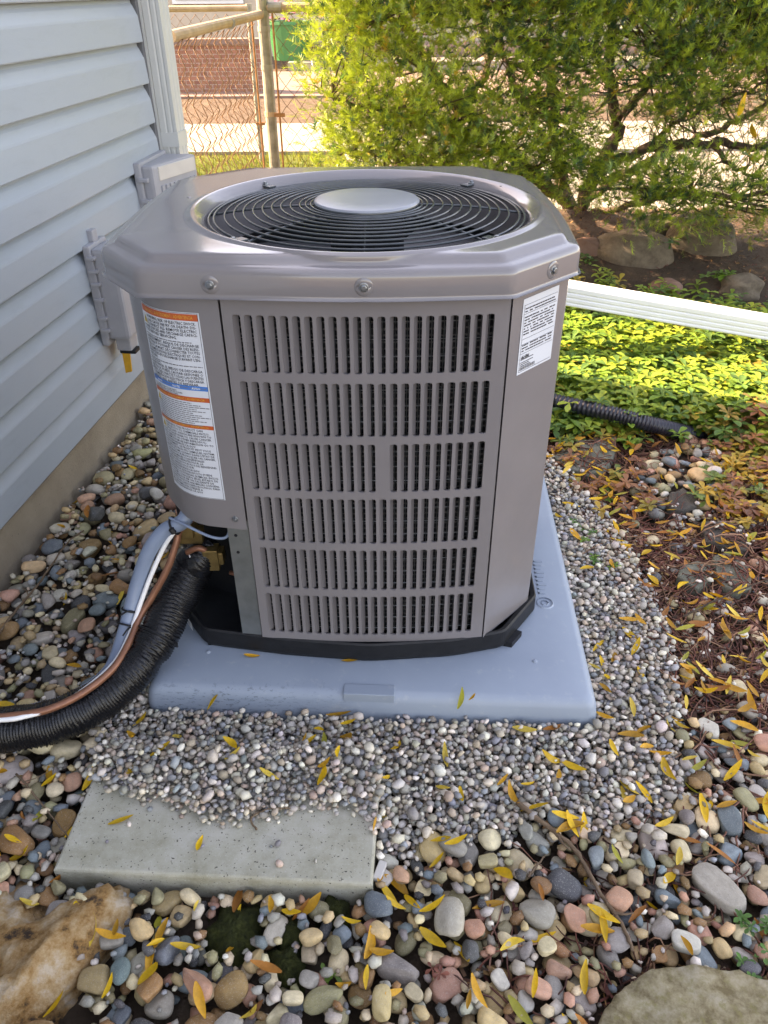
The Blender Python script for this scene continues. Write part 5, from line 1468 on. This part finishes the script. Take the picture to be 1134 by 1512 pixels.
VV, FF, CC = [], [], []
for a_v, a_f, a_c in (lv, lv2, lv3): FF += [tuple(i + sum(map(len, VV)) for i in f) for f in a_f]; VV.append(a_v); CC.append(a_c)
tag(mesh_obj('fallen_leaves', np.concatenate(VV), FF, M['plant'], None, True, np.concatenate(CC)), 'scattered small yellow and brown fallen leaves between the stones', 'leaves', kind='stuff')
tag(mesh_obj('vine_stems', V, F, M['debris'], None, True, C, 1), 'tangle of thin reddish brown vine stems at the garden edge', 'stems', kind='stuff')
def chips(n, f):
    VV = []; CC = []
    for _ in range(n):
        x, y = f(); z = surf(x, y) + rng.uniform(-.001, .005); a = rng.uniform(0, 6.283); L = rng.uniform(.006, .022); w = L * rng.uniform(.12, .4)
        dx, dy = math.cos(a) * L / 2, math.sin(a) * L / 2; ex, ey = -math.sin(a) * w / 2, math.cos(a) * w / 2; t = rng.normal(0, .25) * L
        VV += [(x - dx - ex, y - dy - ey, z - t), (x + dx - ex, y + dy - ey, z + t), (x + dx + ex, y + dy + ey, z + t + .001), (x - dx + ex, y - dy + ey, z - t + .002)]
        c = np.array(((0.11, 0.052, 0.034), (0.18, 0.1, 0.06), (0.06, 0.036, 0.026), (0.27, 0.15, 0.06), (0.14, 0.048, 0.038))[rng.integers(5)]) * rng.uniform(.6, 1.3); CC += [c] * 4
    return np.array(VV), np.arange(4 * n).reshape(-1, 4), np.array(CC)
V, F, C = chips(11000, low(f_m, .012))
tag(mesh_obj('leaf_litter', V, F, M['debris'], None, False, C, 1), 'fine dark brown leaf and bark litter between the stones', 'litter', kind='stuff')
f_bed = sampler(np.ones((hny, hnx), bool) & (GX_ > .9) & (GY_ > 2.9), .05)
def f_bed2(): return rng.uniform(.7, 3.0), rng.uniform(3.2, 5.2)
V, F, C = chips(5000, f_bed2)
tag(mesh_obj('leaf_litter', V, F, M['debris'], None, False, C, 1), 'brown needle litter on the soil under the shrub', 'litter', kind='stuff')

def stick(pts, r, label, mat=M['twig'], sub=()):
    P = spline([np.array(at_z(u, v, .03)) for u, v in pts], 8)
    for p in P: p[2] = max(surf(p[0], p[1]), .012) + r * .8
    P[:, 2] = np.convolve(np.pad(P[:, 2], 4, 'edge'), np.ones(9) / 9, 'valid') + .003
    P += rng.normal(0, r * .18, P.shape)
    e = empty('twig', P[0], label, 'twig')
    mesh_obj('stem', *tube_geo(P, np.linspace(r, r * .55, len(P)) * (1 + rng.normal(0, .07, len(P))), 8), mat, e, True)
    for (k, ang, L) in sub:
        i = int(k * (len(P) - 1)); t = P[min(i + 2, len(P) - 1)] - P[i]; a = math.atan2(t[1], t[0]) + ang
        q = [P[i], P[i] + [math.cos(a) * L * .5, math.sin(a) * L * .5, .006], P[i] + [math.cos(a + .2) * L, math.sin(a + .2) * L, .01]]
        mesh_obj('side_shoot', *tube_geo(spline(q, 4), np.linspace(r * .6, r * .25, 9), 6), mat, e, True)
stick([(764, 1184), (800, 1212), (850, 1250), (885, 1310), (912, 1350), (935, 1402)], .0052, 'long brown broken twig lying across the river stones', sub=((.78, .9, .03), (.3, -.7, .04)))
stick([(-20, 960), (20, 900), (60, 850), (95, 800), (122, 778)], .0036, 'pale dry twig on the stones beside the house foundation', sub=((.4, .8, .03),))
stick([(22, 1138), (45, 1165), (70, 1195), (104, 1240)], .0024, 'thin pale twig pointing at the corner of the concrete paver', sub=((.2, .9, .05),))
stick([(780, 1290), (792, 1275), (805, 1258)], .003, 'short grey twig end among the river stones')
stick([(380, 1230), (372, 1215), (400, 1208), (430, 1205)], .002, 'tiny dark twig lying at the gravel edge on the concrete paver')
stick([(1010, 905), (1060, 880), (1134, 850)], .003, 'reddish vine runner beside the grey flagstones', M['bark'])
q = at_z(561, 1280, .03)
wc = MB(); ca_, sa_ = math.cos(rad(70)), math.sin(rad(70))
zc = surf(q[0], q[1])
wc.box((-.018, -.0075, zc - .004), (.018, .0075, zc + .008), lambda x, y, z: np.array([q[0] + x * ca_ - y * sa_, q[1] + x * sa_ + y * ca_, z]))
tag(wc.build('wood_chip', M['boxplate'], None, bevel=.002), 'small pale wooden block beside the corner of the concrete paver', 'wood chip')

# moss
def moss(u, v, rx, ry, label, seed):
    c = at_z(u, v, 0); r = np.random.default_rng(seed); n = 46; V = []; F = []
    for j in range(n):
        for i in range(n):
            x, y = (i / (n - 1) * 2 - 1), (j / (n - 1) * 2 - 1); q = math.hypot(x, y) * (1 + .18 * math.sin(math.atan2(y, x) * 5 + seed))
            V.append((c[0] + x * rx, c[1] + y * ry, -.034 + .04 * max(0, 1 - q ** 2) ** .6 + r.uniform(0, .005)))
    for j in range(n - 1):
        for i in range(n - 1): F.append((j * n + i, j * n + i + 1, j * n + n + i + 1, j * n + n + i))
    tag(mesh_obj('moss', V, F, M['moss'], None, True), label, 'moss', kind='stuff')
moss(345, 1370, .052, .058, 'patch of dark green moss between the river stones', 1)
moss(490, 1340, .03, .03, 'small patch of brownish moss near the paver corner', 2)
moss(430, 1372, .026, .03, 'thin green moss between two river stones', 3)
moss(420, 1420, .034, .034, 'damp dark green moss below the larger moss patch', 5)

# ================================================================== GROUND COVER AND SEEDLINGS
def leaf_patch(L, w):
    # obovate leaf, 5 rows x 3
    V = []
    for t, ww_ in ((0, .12), (.3, .45), (.6, .95), (.82, .9), (1.0, .25)):
        V += [(t * L, -w * ww_ / 2, .10 * L * ww_ - .16 * L * t * t), (t * L, 0, -.16 * L * t * t), (t * L, w * ww_ / 2, .10 * L * ww_ - .16 * L * t * t)]
    F = []
    for i in range(4):
        for j in range(2): F.append((i * 3 + j, i * 3 + j + 1, i * 3 + j + 4, i * 3 + j + 3))
    return np.array(V), np.array(F)
LV, LF = leaf_patch(1.0, .48)
def whorls(n, place, hrange, Lr, pal, seed):
    r = np.random.default_rng(seed); VV = []; FF = []; CC = []; n0 = 0
    for _ in range(n):
        x, y, dens = place(r); zb = float(ground_h(x, y)) - .01; h = r.uniform(*hrange) * dens
        base = np.array([x, y, zb]); lean = r.normal(0, .03, 2); tip = base + [lean[0], lean[1], h]
        hue = np.array(pal(r, x, y))
        for tier in range(r.integers(2, 4)):
            c = base + (tip - base) * (1 - tier * .28); m = r.integers(4, 7); a0 = r.uniform(0, 6.283)
            for k in range(m):
                a = a0 + k * 6.283 / m + r.normal(0, .15); L = r.uniform(*Lr) * (1 - .08 * tier); el = r.uniform(-.15, .55) - .1 * tier
                ca, sa, ce, se = math.cos(a), math.sin(a), math.cos(el), math.sin(el)
                v = LV * L; xx = v[:, 0] * ce - v[:, 2] * se; zz = v[:, 0] * se + v[:, 2] * ce
                VV.append(np.stack([xx * ca - v[:, 1] * sa, xx * sa + v[:, 1] * ca, zz], -1) + c)
                FF.append(LF + n0); n0 += len(LV); CC.append(np.broadcast_to(np.clip(hue * r.uniform(.7, 1.3), 0, 1), (len(LV), 3)))
    return np.concatenate(VV), np.concatenate(FF), np.concatenate(CC)
def gc_place(r):
    while True:
        u, v = r.uniform(770, 1290), r.uniform(405, 690); p = on_ground(u, v)
        ylow = np.interp(u, [770, 830, 905, 950, 1000, 1060, 1100, 1290], [628, 632, 640, 636, 640, 640, 662, 690]) + r.normal(0, 7)
        yup = np.interp(u, [770, 850, 900, 960, 1050, 1134, 1290], [405, 410, 425, 440, 455, 470, 470]) + r.normal(0, 8)
        if v < yup or v > ylow: continue
        if u < 1000 and abs(v - np.interp(u, [760, 822, 900, 985], [583, 601, 620, 642]) - 6) < 9 and r.random() < .8: continue
        if r.random() > (0.25 + .75 * min(1, (v - 400) / 120)): continue
        if p[1] > 3.2 and r.random() < .3: continue
        return p[0], p[1], (.6 if v > ylow - 14 else 1.0)
def gc_pal(r, x, y):
    u, v, _d = to_px((x, y, 0))
    if u > 1040 and v > 618 and r.random() < .3: return [(0.3, 0.13, 0.06), (0.3, 0.21, 0.05), (0.2, 0.17, 0.05)][r.integers(3)]
    if r.random() < .03: return (0.36, 0.28, 0.05)
    return [(0.13, 0.24, 0.035), (0.2, 0.3, 0.04), (0.25, 0.33, 0.045), (0.08, 0.17, 0.04)][r.integers(4)]
V, F, C = whorls(2600, gc_place, (.035, .11), (.032, .056), gc_pal, 31)
tag(mesh_obj('ground_cover', V, F, M['plant'], None, True, C, 1), 'dense green leafy ground cover along the garden bed', 'ground cover', kind='stuff')
def edge_place(r):
    while True:
        u, v = (r.uniform(1050, 1200), r.uniform(640, 770)) if r.random() < .6 else (r.uniform(815, 960), r.uniform(635, 745))
        if 835 < u < 905 and 650 < v < 700: continue
        if u > 1100 and v > 760: continue
        p = at_z(u, v, .02); i, j = hidx(p[0], p[1])
        if 0 <= int(i) < hnx and 0 <= int(j) < hny and mG[int(j), int(i)] and r.random() < .9: continue
        return p[0], p[1], .6
def edge_pal(r, x, y): return [(0.34, 0.15, 0.07), (0.46, 0.29, 0.045), (0.34, 0.26, 0.05), (0.14, 0.2, 0.045), (0.26, 0.12, 0.07)][r.integers(5)]
V, F, C = whorls(120, edge_place, (.03, .06), (.022, .042), edge_pal, 33)
tag(mesh_obj('ground_cover', V, F, M['plant'], None, True, C, 1), 'sparse red and yellow autumn ground cover at the edge of the stones', 'ground cover', kind='stuff')
for k, (u, v, lab) in enumerate(((868, 795, 'small green seedling growing in the pea gravel beside the pad'), (888, 840, 'tiny green sprig in the gravel below the other seedling'), (1102, 1376, 'bright green seedling beside the large sandstone slab'),
        (1110, 1425, 'single broad green seedling at the sandstone slab edge'), (455, 1425, 'low green weed between stones in front of the paver'), (600, 1385, 'reddish green weed among the river stones'), (980, 400, 'pale green sprig in front of the large boulder'),
        (1010, 640, 'green sprig standing at the end of the drain pipe'), (1050, 425, 'broad leaved green weed under the shrub beside the boulder'), (905, 720, 'yellow-green sprig at the gravel edge below the flagstone'))):
    p = on_ground(u, v); 
    def one(r, p=p): return p[0] + r.normal(0, .01), p[1] + r.normal(0, .01), 1.0
    zoff = surf(p[0], p[1]) if v > 640 else p[2]
    V, F, C = whorls(1 if k in (4, 5) else 3, one, (.01, .025), (.010, .018) if v > 640 else (.03, .06), lambda r, x, y: [(0.07, 0.19, 0.035), (0.12, 0.24, 0.03)][r.integers(2)] if k != 5 else (0.25, 0.08, 0.05), 50 + k)
    V[:, 2] += max(0, zoff) 
    tag(mesh_obj('seedling', V, F, M['plant'], None, True, C, 1), lab, 'plant')

# ================================================================== YEW SHRUB
yew = empty('yew_shrub', on_ground(846, 320), 'large spreading yew shrub with bare inner branches in front of the fence', 'shrub')
def LY(*L): return np.array([at_y(u, v, Y) for u, v, Y in L])
b0 = on_ground(846, 322) ; YB = b0[1]
limbs = [([(846, 330, YB), (838, 300, YB), (800, 268, 4.55), (740, 215, 4.5), (680, 165, 4.5), (640, 110, 4.5), (600, 40, 4.55), (585, -70, 4.6)], .045),
         ([(740, 215, 4.5), (690, 196, 4.35), (620, 178, 4.2), (555, 165, 4.1), (490, 140, 4.05)], .022),
         ([(838, 305, YB), (822, 230, 4.7), (815, 140, 4.75), (810, 40, 4.8), (805, -120, 4.9)], .04),
         ([(850, 325, YB), (880, 255, 4.5), (912, 190, 4.5), (900, 110, 4.5), (905, 20, 4.6), (900, -120, 4.6)], .04),
         ([(880, 255, 4.5), (960, 218, 4.4), (1050, 211, 4.3), (1134, 216, 4.2), (1260, 208, 4.1)], .03),
         ([(852, 310, YB), (930, 252, 4.6), (1010, 216, 4.6), (1100, 170, 4.6), (1190, 115, 4.6)], .026),
         ([(905, 190, 4.5), (960, 120, 4.3), (1040, 70, 4.2), (1130, 10, 4.2)], .022),
         ([(800, 268, 4.55), (700, 250, 4.25), (600, 236, 4.1), (510, 222, 4.0)], .018),
         ([(856, 322, YB), (980, 288, 4.1), (1080, 290, 3.9), (1190, 280, 3.8)], .02),
         ([(640, 110, 4.5), (560, 60, 4.3), (500, 20, 4.2), (460, -40, 4.2)], .02),
         ([(680, 165, 4.5), (720, 90, 4.7), (700, 10, 4.8), (710, -120, 4.9)], .022),
         ([(822, 230, 4.7), (770, 150, 4.4), (740, 60, 4.3), (730, -80, 4.3)], .02),
         ([(600, 40, 4.55), (540, 0, 4.5), (480, -80, 4.5)], .016),
         ([(1050, 211, 4.3), (1090, 250, 4.15), (1140, 270, 4.0)], .014),
         ([(905, 20, 4.6), (960, -40, 4.5), (1040, -120, 4.4)], .02),
         ([(960, 218, 4.4), (1000, 175, 4.3), (1060, 150, 4.2), (1134, 120, 4.1)], .014)]
allp = []
for L, r in limbs:
    P = spline(LY(*L), 8); P[1:-1] += rng.normal(0, .008, P[1:-1].shape); allp.append(P)
    mesh_obj('trunk' if r > .042 else 'branch', *tube_geo(P, np.linspace(r, r * .4, len(P)) * (1 + rng.normal(0, .06, len(P))), 9), M['bark'], yew, True)
AP_ = np.concatenate(allp)
# needle sprig in its own frame: two flat ranks of needles along a shoot
def sprig(seed, nn=16):
    r = np.random.default_rng(seed); V = []; F = []; T = []
    for k in range(nn):
        t = (k + .5) / nn; side = 1 if k % 2 else -1
        a = side * (1.05 - .5 * t) + r.normal(0, .12); el = r.normal(.3, .42); L = .52 * (1 - .3 * abs(t - .45)) * r.uniform(.85, 1.15); w = .062
        if k == nn - 1: a = 0
        d = np.array([math.cos(a) * math.cos(el), math.sin(a) * math.cos(el), math.sin(el)]); s = np.cross(d, [0, 0, 1]); s /= np.linalg.norm(s); s = s * math.cos(.5) + np.array([0, 0, 1]) * math.sin(.5) * side
        p = np.array([t, 0, -.08 * t * t]); n0 = len(V)
        V += [p - s * w * .6, p + s * w * .6, p + d * L]; F.append((n0, n0 + 1, n0 + 2)); T += [t] * 3
    n0 = len(V); V += [(0, -.014, 0), (0, .014, 0), (1, 0, -.08)]; F.append((n0, n0 + 1, n0 + 2)); T += [-1] * 3
    return np.array(V), np.array(F), np.array(T)
SP = [sprig(k) for k in range(6)]
yc = at_y(800, 120, 4.55)
VV, FF, CC = [], [], []; n0 = 0; TW = MB()
yr = np.random.default_rng(61)
def density(u, v):
    lx = np.interp(v, [-400, 0, 60, 140, 200, 255], [480, 458, 464, 474, 488, 512])
    if u < lx: return 0
    d = 1.0
    if v > 250 and u < 690: return 0
    if u < 880 and v > 292: return 0
    if v > 322: return 0
    if 850 < u < 940 and v > 300: return 0
    if 760 < u < 870 and 165 < v < 215: d *= .7
    if u > 868 and 172 < v < 240: d *= .16
    if u > 1040 and 150 < v < 250: d *= .5
    if u < 868 and 175 < v < 250: d *= 1.5
    if 590 < u < 760 and 40 < v < 130: d *= .5
    if 640 < u < 800 and 130 < v < 200: d *= .65
    if 560 < u < 690 and 190 < v < 235: d *= .9
    if 880 < u < 950 and 40 < v < 200: d *= .5
    return d
nb = 0
while nb < 2750:
    u, v = yr.uniform(445, 1330), yr.uniform(-330, 348)
    if yr.random() * 1.5 > density(u, v): continue
    if v > 235 and u > 690: Y = yr.uniform(3.75, 4.15)
    elif u > 868: Y = yr.choice([yr.uniform(3.95, 4.3), yr.uniform(4.5, 4.95)], p=[.62, .38])
    else: Y = yr.choice([yr.uniform(3.85, 4.25), yr.uniform(4.3, 4.9)], p=[.72, .28])
    c = at_y(u, v, Y); nb += 1
    j = int(np.argmin(np.sum((AP_ - c) ** 2, 1) + 10 * (AP_[:, 2] > c[2] + .1))); src = AP_[j]
    out = c - src; dist = np.linalg.norm(out); out = out / (dist + 1e-6)
    if dist < 1.0 and yr.random() < .5: TW.tube(spline([src, src * .5 + c * .5 + yr.normal(0, .02, 3) - [0, 0, .02], c], 4), np.linspace(.006, .0022, 9), 4, False)
    dirb = out * .6 + (c - yc) / np.linalg.norm(c - yc) * .5 + np.array([0, -.12, .28])
    ns = yr.integers(16, 23)
    outer = np.clip(np.linalg.norm((c - yc) / (1.3, .6, .8)), 0, 1.3)
    for _ in range(ns):
        p = c + yr.normal(0, 1, 3) * (.065, .055, .05)
        f = dirb + yr.normal(0, .55, 3); f /= np.linalg.norm(f)
        s = np.cross([0, 0, 1], f) + yr.normal(0, .25, 3); s -= f * s.dot(f); s /= np.linalg.norm(s); w = np.cross(f, s)
        V, F, T = SP[yr.integers(6)]; L = yr.uniform(.036, .062)
        VV.append((V * L) @ np.stack([f, s, w]) + p); FF.append(F + n0); n0 += len(V)
        young_or_sunlit = yr.random() < .25 + .3 * (outer > .8) + .25 * (u < 720)  # lime new growth outside; extra share on the left paints in the sunlit side
        base = np.array((0.235, 0.31, 0.032)) if young_or_sunlit else np.array(((0.07, 0.15, 0.034), (0.125, 0.21, 0.032), (0.022, 0.064, 0.026))[yr.integers(3)])
        if yr.random() < .02: base = np.array((0.35, 0.25, 0.03))
        base = base * yr.uniform(.8, 1.25)
        col = base[None, :] * (1 + .35 * np.clip(T, 0, 1)[:, None]); col[T < 0] = (0.11, 0.09, 0.04)
        CC.append(col)
V, F, C = np.concatenate(VV), np.concatenate(FF), np.concatenate(CC)
fol = mesh_obj('foliage', V, F, M['yew'], yew, False, C, 1); fol['kind'] = 'stuff'
tw = TW.build('twigs', M['bark'], yew, True); tw['kind'] = 'stuff'
# dead bare twiglets among the inner branches
dt = MB()
for _ in range(420):
    q = AP_[yr.integers(len(AP_))]; d = yr.normal(0, 1, 3); d /= np.linalg.norm(d); L = yr.uniform(.05, .28)
    dt.tube(spline([q, q + d * L * .5 + yr.normal(0, .02, 3), q + d * L + yr.normal(0, .03, 3)], 3), np.linspace(.0035, .0012, 7), 3, False)
d_ = dt.build('dead_twigs', M['twig'], yew, True); d_['kind'] = 'stuff'
for u, v, a in ((1108, 192, 80), (1104, 232, 100), (1090, 155, 60)):
    p = at_y(u, v, 3.95); put_leaf(p[0], p[1], .15, rad(a), 0, z=p[2], where='caught in the bare yew branches', stand=1.3)
print('tris', sum(len(o.data.loop_triangles) or sum(len(p.vertices) - 2 for p in o.data.polygons) if len(o.data.polygons) < 3000 else len(o.data.polygons) * (len(o.data.polygons[0].vertices) - 2) for o in scene.objects if o.type == 'MESH'), 'leaves', nleaf[0], 'stones', len(river), len(pea))
